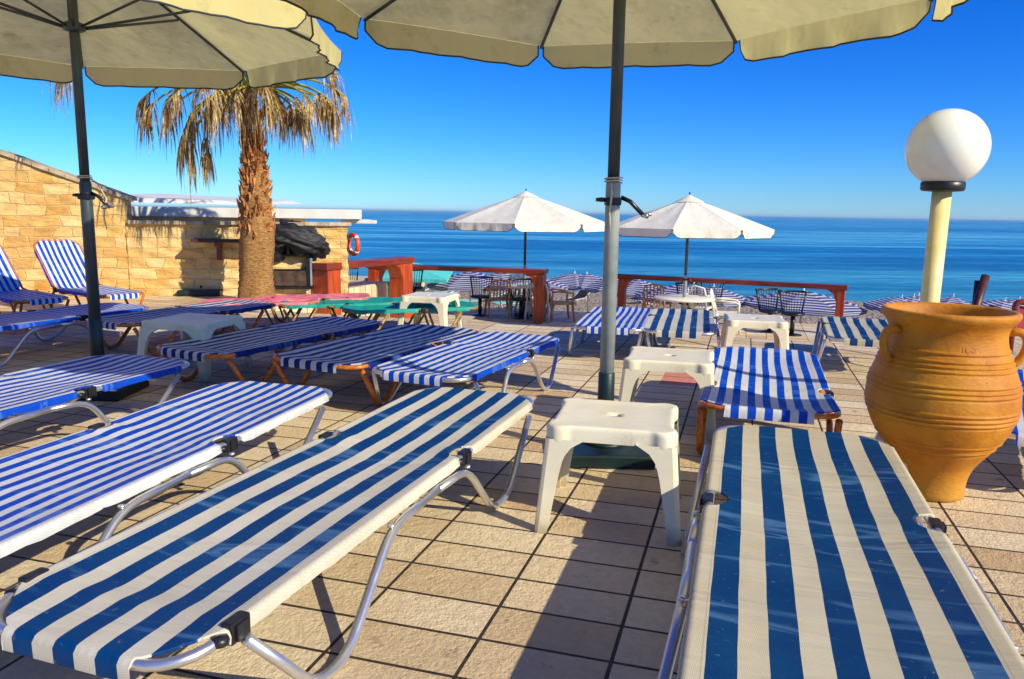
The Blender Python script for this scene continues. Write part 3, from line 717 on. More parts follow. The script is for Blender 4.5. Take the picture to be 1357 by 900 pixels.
# ------------------------------------------------------------------ parasols
def make_parasol(Rr=1.70, zr=2.375, za=2.95, val=.155, rot=0., tilt=0., mat='canvas', hub_z=None, crank=True, slv=.44, wind=0., upper='poledark', lower='pole', split=1.36):
    root = empty('parasol')
    vz = [(math.sin(rot + k_ * PI / 4) * Rr, math.cos(rot + k_ * PI / 4) * Rr) for k_ in range(8)]
    mb = MB(); nr, nc = 12, 10; r0 = .13
    for k_ in range(8):
        A = vz[k_]; B = vz[(k_ + 1) % 8]; rows = []
        for i in range(nr + 1):
            t = r0 / Rr + (1 - r0 / Rr) * i / nr; r_ = []
            for j in range(nc + 1):
                s = j / nc; e = 4 * s * (1 - s)
                x = (A[0] * (1 - s) + B[0] * s) * t; y = (A[1] * (1 - s) + B[1] * s) * t
                z = za - (za - zr) * t ** 1.06 - .045 * e * math.sin(PI * min(1, t)) ** 1.0 * t + .010 * e * t * (1 - t) * 3 * math.sin(s * 9 + k_)
                x *= 1 - .018 * e * t; y *= 1 - .018 * e * t
                r_.append((x, y, z))
            rows.append(r_)
        mb.grid(rows)
    can = mb.build('canopy', M[mat], root)
    # scalloped hanging border, one flap per gore
    mb = MB(); pip = MB()
    for k_ in range(8):
        A = vz[k_]; B = vz[(k_ + 1) % 8]; rows = [[] for _ in range(6)]; edge = []
        nrm = Vector((A[0] + B[0], A[1] + B[1], 0)).normalized()
        for j in range(19):
            s = .014 + .972 * j / 18; e = 4 * s * (1 - s); x = (A[0] * (1 - s) + B[0] * s) * (1 - .018 * e); y = (A[1] * (1 - s) + B[1] * s) * (1 - .018 * e)
            ln = val * (1 - (.55 if j in (0, 18) else .12 if j in (1, 17) else 0))
            for i in range(6):
                d = i / 5
                wv_ = .016 * d * math.sin(s * 23 + k_ * 1.7) + .010 * d * math.sin(s * 47 + k_)
                p = Vector((x, y, 0)) + nrm * (.002 + wv_)
                rows[i].append((p.x, p.y, zr + .002 - ln * d))
            edge.append(Vector(rows[5][-1]))
        mb.grid(rows); pip.tube([Vector(rows[0][0])] + edge + [Vector(rows[0][-1])], .0055, 6)
    mb.build('valance', M[mat], root); pip.build('piping', M['piping'], can)
    mb = MB(); rows = []                                    # vent cap
    for i in range(6):
        t = i / 5; rows.append([(math.sin(rot + k_ * PI / 4) * (.03 + .27 * t), math.cos(rot + k_ * PI / 4) * (.03 + .27 * t), za + .05 - .125 * t - (.012 if (k_ % 2 and t > .7) else 0)) for k_ in range(9)])
    mb.grid(rows); mb.build('vent_cap', M[mat], root)
    mb = MB(); mb.lathe([(0, .05), (.012, .045), (.02, .02), (.014, 0)], 10, (0, 0, za + .07)); mb.build('finial', M['poledark'], root)
    hub = zr + .0
    for k_ in range(8):
        A = vz[k_]; mb = MB(); n_ = 8
        pts = [(A[0] * t, A[1] * t, za - (za - zr) * t ** 1.06 - .022) for t in [.03 + .96 * i / n_ for i in range(n_ + 1)]]
        mb.tube(pts, .011, 6); mb.build('rib', M['poledark'], root)
        mb = MB(); t = .55; mb.tube([(A[0] * .035, A[1] * .035, hub - .02), (A[0] * t, A[1] * t, za - (za - zr) * t ** 1.06 - .04)], .009, 6); mb.build('strut', M['poledark'], root)
    mb = MB(); mb.lathe([(.04, 0), (.065, .01), (.065, .05), (.04, .06)], 16, (0, 0, hub - .05)); mb.build('hub', M['poledark'], root)
    mb = MB(); mb.lathe([(.030, split), (.030, za + .02)], 20); mb.build('upper_pole', M[upper], root)
    mb = MB(); mb.lathe([(.037, slv * .6), (.037, split + .03), (.034, split + .04), (.031, split + .045)], 24); mb.build('lower_pole', M[lower], root)
    mb = MB(); mb.lathe([(.045, .075), (.042, slv), (.038, slv + .005)], 24); mb.build('sleeve', M['green_dark'], root)
    mb = MB(); mb.box(-.23, .23, -.23, .23, 0, .07, .012); mb.lathe([(.11, .07), (.10, .085), (.055, .09)], 20)
    mb.build('base_plate', M['green_dark'], root)
    if crank:
        cz = split - .06
        mb = MB(); mb.box(-.040, .040, -.042, .040, cz - .012, cz + .028, .012); mb.lathe([(0, 0), (.03, .003), (.03, .02), (0, .024)], 14, (-.055, 0, cz + .005))
        mb.tube([(.04, 0, cz + .03), (.085, -.01, cz + .01), (.15, -.02, cz - .055)], .011, 8); cb = mb.build('crank', M['blackmetal'], root)
        mb = MB(); mb.tube([(.15, -.02, cz - .055), (.155, -.10, cz - .06)], .013, 8); mb.tube([(.15, -.02, cz - .055), (.19, -.03, cz - .05)], .010, 8); mb.build('crank_handle', M['chrome'], cb)
    return root
ps = make_parasol(rot=R(-11)); ps.location = (.490, 3.94, 0)
tag(ps, 'cream parasol with green base plate behind the nearest side table, centre of the photo', 'parasol', 'cream parasols on the terrace')
mb = MB()                                              # cord tied round the pole
mb.tube([(.043 * math.cos(a), .043 * math.sin(a), 1.40 + .012 * a / 6) for a in [i * .5 for i in range(26)]], .004, 5)
mb.tube([(-.015, -.043, 1.40), (-.012, -.05, 1.34), (-.02, -.047, 1.25), (-.014, -.046, 1.16)], .005, 5)
mb.build('cord', M['rope'], ps)
ps2 = make_parasol(rot=R(-27), lower='poledark', slv=.5); ps2.location = (-2.78, 5.15, 0)
tag(ps2, 'cream parasol at the left with dark pole, its canopy covering the palm crown', 'parasol', 'cream parasols on the terrace')
mb = MB(); mb.tube([(.043 * math.cos(a), .043 * math.sin(a), 1.42 + .01 * a / 6) for a in [i * .5 for i in range(26)]], .004, 5)
mb.tube([(.04, -.01, 1.42), (.09, -.03, 1.40), (.14, -.02, 1.30), (.12, -.02, 1.18), (.13, -.02, 1.10)], .004, 5); mb.build('cord', M['rope'], ps2)
def ground_fix(o, base_z): o.location.z = base_z
q = at(695, 378, LOW + .72); d1 = make_parasol(Rr=1.95, zr=2.17, za=2.83, val=.17, rot=R(8), mat='canvas_far', slv=.3, split=1.15); d1.location = (q.x, q.y, LOW)
tag(d1, 'off white parasol open over the lower deck, left of the centre parasol pole', 'parasol', 'off white parasols on the lower deck')
q2 = at(907, 395, LOW + .72); d2 = make_parasol(Rr=1.68, zr=2.14, za=2.74, val=.16, rot=R(22), mat='canvas_far', slv=.3, split=1.15); d2.location = (q2.x, q2.y, LOW)
tag(d2, 'off white parasol open over the lower deck, right of the centre parasol pole', 'parasol', 'off white parasols on the lower deck')

# ------------------------------------------------------------------ terracotta jar and lamp
pot = empty('terracotta_jar'); pc = at(1246, 665, 0); pc = Vector((1.935, 3.44, 0)); pot.location = pc; pot.scale = (.97, .97, 1)
tag(pot, 'big ochre terracotta jar with ridged belly and loop handles standing before the lamp post', 'jar')
prof = [(.0, 0), (.138, 0), (.144, .012), (.140, .05), (.146, .10), (.166, .155), (.226, .235), (.280, .31), (.312, .39), (.322, .45), (.316, .52), (.298, .58), (.272, .645), (.250, .70), (.240, .75), (.248, .79), (.272, .815), (.287, .828), (.292, .842), (.288, .856), (.272, .862), (.252, .858), (.236, .83), (.225, .78), (.228, .72), (.26, .62), (.285, .5), (.27, .36), (.2, .24), (0, .22)]
def interp(prof, ridges):
    out = []
    for (a, b) in zip(prof, prof[1:]):
        n_ = max(1, int(math.hypot(b[0] - a[0], b[1] - a[1]) / .003))
        for i in range(n_):
            t = i / n_; r_, z = a[0] + (b[0] - a[0]) * t, a[1] + (b[1] - a[1]) * t; out.append((r_, z))
    out.append(prof[-1]); res = out
    for _ in range(60):
        res = [res[0]] + [((res[i - 1][0] + 2 * res[i][0] + res[i + 1][0]) / 4, (res[i - 1][1] + 2 * res[i][1] + res[i + 1][1]) / 4) for i in range(1, len(res) - 1)] + [res[-1]]
    fin = []; n1 = len(res)
    for ii, (r_, z) in enumerate(res):
        if ii < n1 * .56 and r_ > .13:
            for zz in ridges: r_ += .0048 * math.exp(-((z - zz) / .0048) ** 2) - .0035 * math.exp(-((z - zz + .011) / .004) ** 2)
        fin.append((r_, z))
    return fin
mb = MB(); mb.lathe(interp(prof, [.255, .285, .395, .415, .437, .515, .535, .556, .617, .637, .657, .69]), 72); 
for i, p in enumerate(mb.v):
    a = math.atan2(p.y, p.x); mb.v[i] = Vector((p.x * (1 + .004 * math.sin(3 * a + p.z * 9)), p.y * (1 + .004 * math.sin(2 * a + p.z * 14)), p.z))
mb.build('body', M['terracotta'], pot)
for a in (R(-22), R(190)):
    ca, sa_ = math.cos(a), math.sin(a); pts = []
    for (r_, z) in ((.245, .765), (.285, .772), (.312, .755), (.320, .72), (.312, .68), (.294, .645), (.270, .625)): pts.append(Vector((r_ * ca, r_ * sa_, z)))
    mb = MB(); mb.tube(path_round(pts, .03, 3), .0185, 12); mb.build('handle', M['terracotta'], pot)
for ch, dx in (('I', -.022), ('E', -.004), ('S', .020)):
    pass
tc = bpy.data.curves.new('mark', 'FONT'); tc.body = 'IES'; tc.size = .05; tc.extrude = .002; tc.align_x = 'CENTER'
to = bpy.data.objects.new('stamp_mark', tc); col.objects.link(to)
dg = bpy.context.evaluated_depsgraph_get(); me = bpy.data.meshes.new_from_object(to.evaluated_get(dg)); bpy.data.objects.remove(to); me.materials.append(M['terracotta'])
sm_ = bpy.data.objects.new('stamped_mark', me); col.objects.link(sm_); sm_.parent = pot
aa = R(-98); 
for q_ in me.vertices:
    x_, y_, z_ = q_.co; an_ = aa + x_ / .25; rr_ = .2522 + z_ * .5 + (.70 - y_ - .70) * .30
    q_.co = (rr_ * math.cos(an_), rr_ * math.sin(an_), .70 + y_)

lamp = empty('lamp_post', (2.19, 4.1, 0)); tag(lamp, 'garden lamp with white globe on a cream pole rising behind the terracotta jar', 'lamp')
mb = MB(); mb.lathe([(.046, 0), (.046, 1.40)], 24); mb.build('pole', M['cream_pole'], lamp)
mb = MB(); mb.lathe([(.05, 1.385), (.098, 1.39), (.104, 1.40), (.104, 1.43), (.098, 1.435), (0, 1.436)], 32); mb.build('collar', M['black'], lamp)
mb = MB(); mb.lathe([(.075 if i == 0 else .195 * math.sin(R(22 + 158 * i / 28)), 1.605 - .195 * math.cos(R(22 + 158 * i / 28))) for i in range(29)], 48); mb.build('globe', M['opal'], lamp)
lamp.rotation_euler = (0, R(.6), 0)

# ------------------------------------------------------------------ palm
def make_palm():
    root = empty('palm_tree', (-3.42, 10.35, 0))
    tag(root, 'palm with shaggy brown hanging dead fronds and fibrous trunk in front of the stone wall', 'palm tree')
    kb = NT('palm bark'); o = kb.obj(); nn = kb.noise(20, 7, kb.mapped(o, sc=(1, 1, 2.5)), .7)
    kb.set(col=kb.ramp(nn, [(.3, lin((92, 62, 30))), (.55, lin((168, 122, 66))), (.75, lin((206, 164, 100)))]), rough=.9, nrm=kb.bump(nn, .9, .03))
    mb = MB(); rows = []; Ht = 2.76; n_ = 36
    for i in range(70):
        z = Ht * i / 69; t = z / Ht
        r_ = .245 - .045 * min(1, z / .35) + .02 * math.sin(z * 2) - (.10 * max(0, (t - .30) / .70) ** 1.0)
        r_ += .006 * math.sin(z * 75)
        rows.append([((r_ + .010 * math.sin(a * 5 + z * 7) + random.uniform(-.004, .004)) * math.cos(a) + .05 * math.sin(z * 1.1), (r_ + .01 * math.sin(a * 4 - z * 5)) * math.sin(a), z) for a in [2 * PI * k_ / n_ for k_ in range(n_ + 1)]])
    mb.grid(rows); tr = mb.build('trunk', kb.m, root)
    ks = NT('old frond stubs'); o = ks.obj(); nn = ks.noise(14, 5, o)
    ks.set(col=ks.ramp(nn, [(.3, lin((110, 62, 24))), (.55, lin((176, 112, 54))), (.72, lin((214, 160, 92)))]), rough=.85)
    mb = MB()
    for i in range(260):
        z = random.uniform(.95, 2.45); a = i * 2.39996; t = z / 2.45; r_ = .212 - .10 * max(0, (t - .30) / .70) + .02 * math.sin(z * 2) * .5
        d = Vector((math.cos(a), math.sin(a), 0)); tn = Vector((-d.y, d.x, 0)); w_ = random.uniform(.022, .042); L_ = random.uniform(.07, .13); o_ = random.uniform(.02, .06)
        c = d * r_ + Vector((.05 * math.sin(z * 1.1), 0, z)); dn = -1 if random.random() < .25 else 1
        tip = c + d * o_ + Vector((0, 0, L_ * dn)) + tn * random.uniform(-.03, .03)
        p = [c - tn * w_ + d * -.02, c + tn * w_ + d * -.02, c + d * .03, tip + tn * w_ * .4, tip - tn * w_ * .4]
        mb.add(p, [(0, 2, 3, 4), (2, 1, 3), (0, 1, 2), (1, 0, 4, 3)])
    mb.build('frond_stub', ks.m, tr)['kind'] = 'stuff'
    def leafmat(nm, a, b, c):
        q = NT(nm); oo = q.obj(); f_ = q.noise(5, 3, oo)
        f2 = q.math('ADD', q.math('MULTIPLY', f_, .6), q.math('MULTIPLY', q.noise(33, 2, oo), .4))
        cc = q.ramp(f2, [(.36, lin(a)), (.5, lin(b)), (.62, lin(c))]); q.set(col=cc, rough=.6)
        tr_ = q.n('ShaderNodeBsdfTranslucent'); q.l(cc, tr_.inputs[0]); mx = q.n('ShaderNodeMixShader'); mx.inputs[0].default_value = .25
        q.l(q.p.outputs[0], mx.inputs[1]); q.l(tr_.outputs[0], mx.inputs[2]); q.l(mx.outputs[0], q.out.inputs[0]); return q.m
    dry = leafmat('dry palm leaf', (84, 60, 26), (160, 128, 70), (224, 198, 136)); grn = leafmat('green palm leaf', (34, 52, 12), (74, 96, 24), (130, 136, 44))
    ptl = worn('palm petiole', (110, 120, 30), (176, 160, 60), .5, 8)
    def frond(az, elev, Lp, dead, spread=1.0, drop=1.0):
        d = Vector((math.cos(az), math.sin(az), 0)); tn = Vector((-d.y, d.x, 0)); base = Vector((.03, 0, 2.74)) + d * .1
        pts = []; p = base.copy(); ang = elev
        for i in range(9):
            pts.append(p.copy()); p = p + (d * math.cos(ang) + Vector((0, 0, 1)) * math.sin(ang)) * Lp / 8; ang -= (.16 if dead else .09)
        mb = MB(); mb.tube(pts, [.02 - .0012 * i for i in range(9)], 6); fr = mb.build('petiole', ptl, root)
        end = pts[-1]; dirn = (pts[-1] - pts[-2]).normalized(); mb = MB(); n_ = 46 if dead else 40
        for i in range(n_):
            a = (i / (n_ - 1) - .5) * 3.7 * spread + random.uniform(-.05, .05)
            dd = (dirn * math.cos(a) + tn * math.sin(a)).normalized()
            L_ = random.uniform(.36, .66) * (1.0 if dead else 1.0) * (1 - .25 * abs(a) / 2)
            if dead: L_ *= random.uniform(.8, 1.25)
            p = end.copy() - dirn * random.uniform(0, .25); w_ = random.uniform(.008, .016); n2 = 8; prev = None; v = dd * 1.0
            gr = (.42 if dead else .13) * drop * random.uniform(.8, 1.2)
            sd_ = dd.cross(Vector((0, 0, 1)));  sd_ = sd_.normalized() if sd_.length > .1 else tn
            vs = []
            cl = Vector((random.uniform(-.06, .06), random.uniform(-.06, .06), 0))
            for j in range(n2 + 1):
                t = j / n2; ww = w_ * (1 - t ** 2.2) + .001
                tw = sd_ * math.cos(t * 2.5 + i) * .5 + sd_ * .5 + Vector((cl.y, -cl.x, 0)) * 3 * t
                vs += [p - tw * ww, p + tw * ww]
                v = (v + Vector((0, 0, -gr * 1.1)) + cl * .3).normalized(); p = p + v * L_ / n2
            mb.add(vs, [(2 * j, 2 * j + 1, 2 * j + 3, 2 * j + 2) for j in range(n2)])
        mb.build('frond', dry if dead else grn, fr)
    # hanging dead skirt, then green crown above
    for (az, el, Lp) in [(180, .25, 1.15), (172, .05, .85), (190, -.05, .95), (205, .3, 1.0), (165, .5, 1.25), (0, .35, .95), (8, .15, .72), (-12, .05, .8), (-25, .3, 1.0), (20, .45, 1.0),
                         (230, .15, .55), (250, .0, .45), (270, .1, .5), (290, 0., .45), (310, .1, .55), (330, .0, .55), (215, -.1, .6), (150, .1, .6), (120, .0, .6), (90, .1, .6), (60, 0, .6), (35, .1, .6),
                         (184, .7, 2.5), (176, .85, 2.6), (190, .6, 2.3), (181, .45, 1.45), (187, .3, 1.4), (3, .5, 1.2), (-4, .35, 1.15), (12, .3, 1.05), (5, .8, 1.1), (240, .5, .7), (300, .5, .7), (262, -.2, .3), (345, .1, .4), (186, -.35, 1.15), (178, -.45, 1.05), (182, -.2, 1.2)]:
        frond(R(az + random.uniform(-5, 5)), el, Lp, True)
    for i in range(16):
        frond(i * 2.4, random.uniform(.85, 1.4), random.uniform(.7, 1.1), False)
    return root
make_palm()

# ------------------------------------------------------------------ barbecue under black tarpaulin
bb = empty('barbecue', (-3.33, 11.62, 0), R(8)); tag(bb, 'dark metal barbecue cabinet on castors beside the palm trunk', 'barbecue')
hb = .56
mb = MB(); mb.box(-.33, .33, -.28, .28, .09, .13); mb.box(-.33, -.29, -.28, .28, .133, hb); mb.box(.29, .33, -.25, .28, .133, hb); mb.box(-.287, .287, .24, .28, .133, hb); mb.box(-.34, .34, -.29, .28, hb + .003, hb + .04, .008); mb.box(-.287, .287, -.26, .237, .36, .38)
mb.build('cabinet', M['black'], bb)
mb = MB(); mb.box(-.28, .28, -.285, -.262, .14, .355, .004); mb.build('door_panel', worn('rusted steel', (46, 36, 26), (92, 70, 48), .6, 10), bb)
sdp = MB(); sdp.box(.333, .36, -.27, .27, .14, hb - .02, .004); sdp.build('side_panel', worn('galvanised sheet', (120, 136, 150), (160, 172, 180), .4, 5, metal=.4), bb)
for x in (-.28, .28):
    for y in (-.22, .22):
        mb = MB(); M4 = Matrix.Translation((x, y, .04)) @ Matrix.Rotation(PI / 2, 4, 'Y'); mb.lathe([(0, -.015), (.035, -.015), (.04, 0), (.035, .015), (0, .015)], 14); mb.v = [M4 @ p for p in mb.v]; mb.box(x - .02, x + .02, y - .012, y + .012, .045, .089); mb.build('castor', M['silver'], bb)
mb = MB(); rows = []; N1, N2 = 40, 90
for i in range(N1 + 1):
    th = PI * i / N1; r_ = []
    for j in range(N2 + 1):
        a = 2 * PI * j / N2; d = Vector((math.sin(th) * math.cos(a), math.sin(th) * math.sin(a), math.cos(th)))
        p = Vector((d.x * .41, d.y * .35, d.z * .25))
        if d.x > .2: p.x += .20 * (d.x - .2); p.z -= .13 * (d.x - .2)
        if d.z < 0: p.z *= .9 + .35 * math.sin(a * 2 + 1) + .25 * math.sin(a * 5)
        q_ = d.x * 5 + d.z * 7 + d.y * 3
        p += d * (.022 * math.sin(q_ * 1.7 + 2 * math.sin(d.y * 4)) + .026 * abs(math.sin(d.x * 6 - d.z * 9 + 1.5 * math.sin(d.y * 5 + d.x * 3))) + .010 * math.sin(d.z * 30 + d.x * 16))
        r_.append((p.x, p.y, p.z + .80))
    rows.append(r_)
mb.grid(rows); tp_ = mb.build('tarpaulin', M['blackcloth']); tp_.location = (-3.30, 11.50, 0); tp_.rotation_euler.z = R(8)
tag(tp_, 'crumpled black tarpaulin heaped over the barbecue', 'tarpaulin')
pbs = empty('umbrella_base', at(256, 394, 0) + Vector((0, .3, 0)), R(10)); tag(pbs, 'empty dark green parasol base with short tube at the foot of the stone wall', 'parasol base')
mb = MB(); mb.box(-.29, .29, -.2, .2, 0, .085, .015); mb.build('base_plate', M['green_dark'], pbs); mb = MB(); mb.lathe([(.045, .086), (.045, .25), (.03, .25)], 16); mb.build('sleeve', M['black'], pbs)
# life ring on its post by the wall end
lr = empty('life_ring', atY(468, 324, 12.35)); lr.rotation_euler = (0, 0, R(-50)); tag(lr, 'orange life ring hanging at the end of the stone wall', 'life ring')
mb = MB(); mb.tube([(.15 * math.cos(a), 0, .15 * math.sin(a)) for a in [2 * PI * i / 32 for i in range(32)]], .036, 12, closed=True); mb.build('ring', M['orange'], lr)
for a in (.785, 2.356, 3.927, 5.498):
    mb = MB(); mb.tube([(.15 * math.cos(a + d), 0, .15 * math.sin(a + d)) for d in (-.13, 0, .13)], .039, 12); mb.build('band', M['plastic'], lr)

# ------------------------------------------------------------------ timber bars on the lower deck
def bar(pa, pb, name_label, width, ztop, legw, brace=True):
    a = Vector((pa.x, pa.y, 0)); b = Vector((pb.x, pb.y, 0)); d = (b - a); L_ = d.length; root = empty('timber_bar', (a.x, a.y, LOW), math.atan2(d.y, d.x)); hh = ztop - LOW
    tag(root, name_label, 'timber bar', 'red timber bars along the lower deck')
    mb = MB(); mb.box(-.04, L_ + .04, -width / 2, width / 2, hh - .10, hh, .012); mb.build('bar_top', M['red_top'], root)
    for x in (0, L_ - legw):
        mb = MB(); mb.box(x, x + legw, -width / 2 + .02, width / 2 - .02, 0, hh - .102, .01)
        s_ = 1 if x == 0 else -1; xx = x + legw if x == 0 else x
        vs = []
        for y in (-width / 2 + .03, width / 2 - .03): vs += [(xx + s_ * .002, y, hh - .103), (xx + s_ * .20, y, hh - .103), (xx + s_ * .07, y, hh - .18), (xx + s_ * .002, y, hh - .34)]
        mb.add(vs, [(0, 1, 2, 3), (7, 6, 5, 4), (1, 5, 6, 2), (2, 6, 7, 3), (0, 4, 5, 1), (3, 7, 4, 0)])
        mb.build('end_panel', M['red_wood'], root)
    return root
zt = 0.02
bar(at(492, 349, zt), at(722, 357, zt), 'red timber bar along the deck, its right end panel glowing orange', .42, zt, .2)
bar(at(424, 349, .47), at(538, 340, .47), 'red timber bar nearest the barbecue, running away from the camera', .32, .47, .3)
bar(at(821, 363, -.13), at(1121, 378, -.13), 'red timber bar right of the centre parasol pole, long thin rail', .22, -.13, .16)

# ------------------------------------------------------------------ black swivel chairs
def make_swivel():
    root = empty('swivel_chair')
    mb = MB(); mb.lathe([(0, .41), (.20, .41), (.235, .43), (.235, .455), (.20, .475), (0, .48)], 24); mb.build('seat', M['blackmetal'], root)
    mb = MB(); mb.lathe([(.045, .03), (.045, .41)], 14); mb.build('post', M['blackmetal'], root)
    mb = MB(); mb.lathe([(0, 0), (.20, 0), (.20, .015), (.06, .035), (0, .035)], 20); mb.build('foot', M['blackmetal'], root)
    bk = MB()
    def bp(t, h_): # t -1..1 across
        return Vector((t * (.19 + .07 * h_), .17 + .05 * h_ - .05 * abs(t) ** 2 * 1.2, .46 + .42 * h_))
    for t in (-1, 1): bk.tube([bp(t, 0), bp(t, .5), bp(t, 1)], .019, 8)
    bk.tube([bp(t, 1) for t in (-1.08, -.8, -.5, 0, .5, .8, 1.08)], .022, 8, flat=1.0)
    back_ = bk.build('backrest', M['blackmetal'], root)
    for i in range(7):
        t = -.75 + 1.5 * i / 6; mb = MB(); mb.tube([bp(t, 0), bp(t, .5), bp(t, 1)], .007, 6); mb.build('spindle', M['blackmetal'], back_)
    return root
sk = Kit(make_swivel)
for (px, py, rz, lab) in [
    (636, 418, -8, 'black swivel chair behind the middle of the long red bar before turquoise beach beds'), (690, 422, 6, 'black swivel chair behind the long red bar nearest its orange end panel'),
    (467, 398, 165, 'black swivel chair with its back to the barbecue bar, seat towards the camera'), (549, 404, 20, 'black swivel chair between the two left bars'),
    (912, 428, 10, 'black swivel chair behind the navy striped lounger, left of its pair'), (942, 424, -12, 'black swivel chair behind the navy striped lounger, right of its pair'),
    (1019, 440, 12, 'black swivel chair behind the far side table, left of its pair'), (1049, 444, -8, 'black swivel chair behind the far side table, right of its pair')]:
    p = at(px, py, LOW); o = sk.get(); o.location = p; o.rotation_euler = (0, 0, R(rz)); tag(o, lab, 'swivel chair', 'black swivel chairs on the lower deck')

# ------------------------------------------------------------------ plastic armchairs, round tables
def make_armchair():
    root = empty('armchair')
    mb = MB(); rows = []
    for i in range(9):
        y = -.24 + .48 * i / 8; rows.append([(x * .24, y, .42 - .02 * (1 - x * x) + .015 * (i == 0) - .015 * i / 8) for x in (-1, -.6, -.2, .2, .6, 1)])
    mb.grid(rows); mb.box(-.25, .25, -.25, -.235, .37, .42, .004); mb.box(-.25, -.235, -.23, .22, .37, .41); mb.box(.235, .25, -.23, .22, .37, .41); mb.build('seat', M['plastic'], root)
    mb = MB(); 
    def bp(t, h_): return Vector((t * (.20 + .02 * h_), .22 + .12 * h_ - .03 * t * t * -1, .42 + .44 * h_))
    mb.tube([bp(-1.15, -.1), bp(-1.1, .6), bp(-.9, .95), bp(0, 1.05), bp(.9, .95), bp(1.1, .6), bp(1.15, -.1)], .022, 8)
    for i in range(5):
        t = -.7 + 1.4 * i / 4; mb.tube([bp(t, 0), bp(t, .5), bp(t, 1.0)], .018, 6, flat=1.6)
    mb.build('backrest', M['plastic'], root)
    for sx in (-1, 1):
        mb = MB(); mb.tube([(sx * .26, -.22, .40), (sx * .29, -.23, .62), (sx * .29, -.15, .65), (sx * .28, .12, .67), (sx * .24, .26, .66)], .022, 8); mb.build('armrest', M['plastic'], root)
        for (y0, y1) in ((-.22, -.27), (.2, .30)):
            mb = MB(); mb.tube([(sx * .24, y0, .41), (sx * .275, y1, 0)], [.034, .02], 8); mb.build('leg', M['plastic'], root)
    return root
ak = Kit(make_armchair)
for (px, py, rz, lab, mt) in [
    (962, 440, 75, 'white plastic armchair seen side on, left of the far side table', None),
    (868, 432, 0, 'tan plastic armchair under the right white round table', 'tan_plastic'),
    (925, 430, 150, 'white plastic armchair at the right side of the right round table', None),
    (660, 419, 190, 'tan plastic armchair at the left of the left round table', 'tan_plastic'),
    (714, 424, 170, 'white plastic armchair standing beside the orange end panel', None),
    (742, 424, 100, 'grey tan plastic armchair right of the orange end panel', 'tan_plastic'),
    (694, 412, 30, 'white plastic armchair beyond the left round table', None)]:
    p = at(px, py, LOW); o = ak.get(); o.location = p; o.rotation_euler = (0, 0, R(rz)); tag(o, lab, 'armchair', 'plastic armchairs on the lower deck')
    if mt:
        for part in ('seat', 'backrest', 'armrest', 'leg'): recolour(o, part, M[mt])
def make_round():
    root = empty('round_table')
    mb = MB(); mb.lathe([(0, .69), (.60, .69), (.62, .70), (.62, .72), (.60, .735), (0, .735)], 36); mb.build('tabletop', M['plastic'], root)
    for i in range(4):
        a = i * PI / 2 + .5; mb = MB(); mb.tube([(.2 * math.cos(a), .2 * math.sin(a), .69), (.32 * math.cos(a), .32 * math.sin(a), .35), (.46 * math.cos(a), .46 * math.sin(a), 0)], .03, 8); mb.build('leg', M['plastic'], root)
    return root
rk = Kit(make_round)
for (q_, lab) in ((q, 'white round table round the pole of the left lower parasol'), (q2, 'white round table round the pole of the right lower parasol')):
    o = rk.get(); o.location = (q_.x, q_.y, LOW); tag(o, lab, 'round table', 'white round tables on the lower deck')
# carved dark chair by the barbecue
cc = empty('carved_chair', (at(445, 392, LOW).x, 20.5, LOW), R(200)); tag(cc, 'black metal chair with latticed back behind the bar nearest the barbecue', 'metal chair')
mb = MB(); mb.box(-.25, .25, -.23, .23, .55, .60, .01); mb.build('seat', M['blackmetal'], cc)
mb = MB(); mb.tube([(-.25, .22, .6), (-.28, .26, 1.15), (-.15, .27, 1.25), (.15, .27, 1.25), (.28, .26, 1.15), (.25, .22, .6)], .02, 8)
for i in range(7):
    for j in range(2): mb.tube([(-.24 + .08 * i, .25, .7 + .5 * j), (-.24 + .08 * ((i + 4) % 7), .25, 1.2 - .5 * j)], .008, 5)
mb.build('backrest', M['blackmetal'], cc)
for x in (-.22, .22):
    for y in (-.2, .2): mb = MB(); mb.tube([(x, y, .55), (x * 1.2, y * 1.2, 0)], .016, 6); mb.build('leg', M['blackmetal'], cc)

# dark timber handrail and red framed windbreak at the right
hr = empty('handrail', (0, 0, 0)); tag(hr, 'dark timber handrail of the beach steps behind the terracotta jar', 'handrail')
Yh = 9.5; a_ = atY(1272, 420, Yh); b_ = atY(1306, 366, Yh); 
mb = MB(); mb.tube([a_ + Vector((-.05, -.3, -.15)), b_], .05, 8); mb.build('rail', M['darkwood'], hr)
mb = MB(); t_ = atY(1298, 372, Yh + .06); mb.tube([(t_.x, t_.y, -1.1), (t_.x, t_.y, t_.z)], .055, 8); mb.build('post', M['darkwood'], hr)
mb = MB(); t_ = atY(1317, 405, Yh + .4); mb.tube([(t_.x, t_.y, -1.1), (t_.x, t_.y, t_.z)], .055, 8); mb.build('post', M['darkwood'], hr)
b3 = atY(1346, 400, 7.4); fr_ = empty('framed_screen', (b3.x, b3.y, LOW), R(-12)); tag(fr_, 'dark red framed screen with crimson cloth at the right edge', 'screen')
ztp = b3.z - LOW; mb = MB(); mb.tube(path_round([(0, 0, 0), (0, 0, ztp), (1.2, 0, ztp), (1.2, 0, 0)], .05), .028, 8); mb.build('frame', M['red_top'], fr_)
mb = MB(); mb.grid([[(x, .03 * math.sin(x * 9), z) for x in [.04 + 1.12 * i / 12 for i in range(13)]] for z in (ztp - .26, ztp - .04)]); mb.build('cloth', plain_fabric('crimson cloth', (130, 16, 50), (170, 40, 70)), fr_)

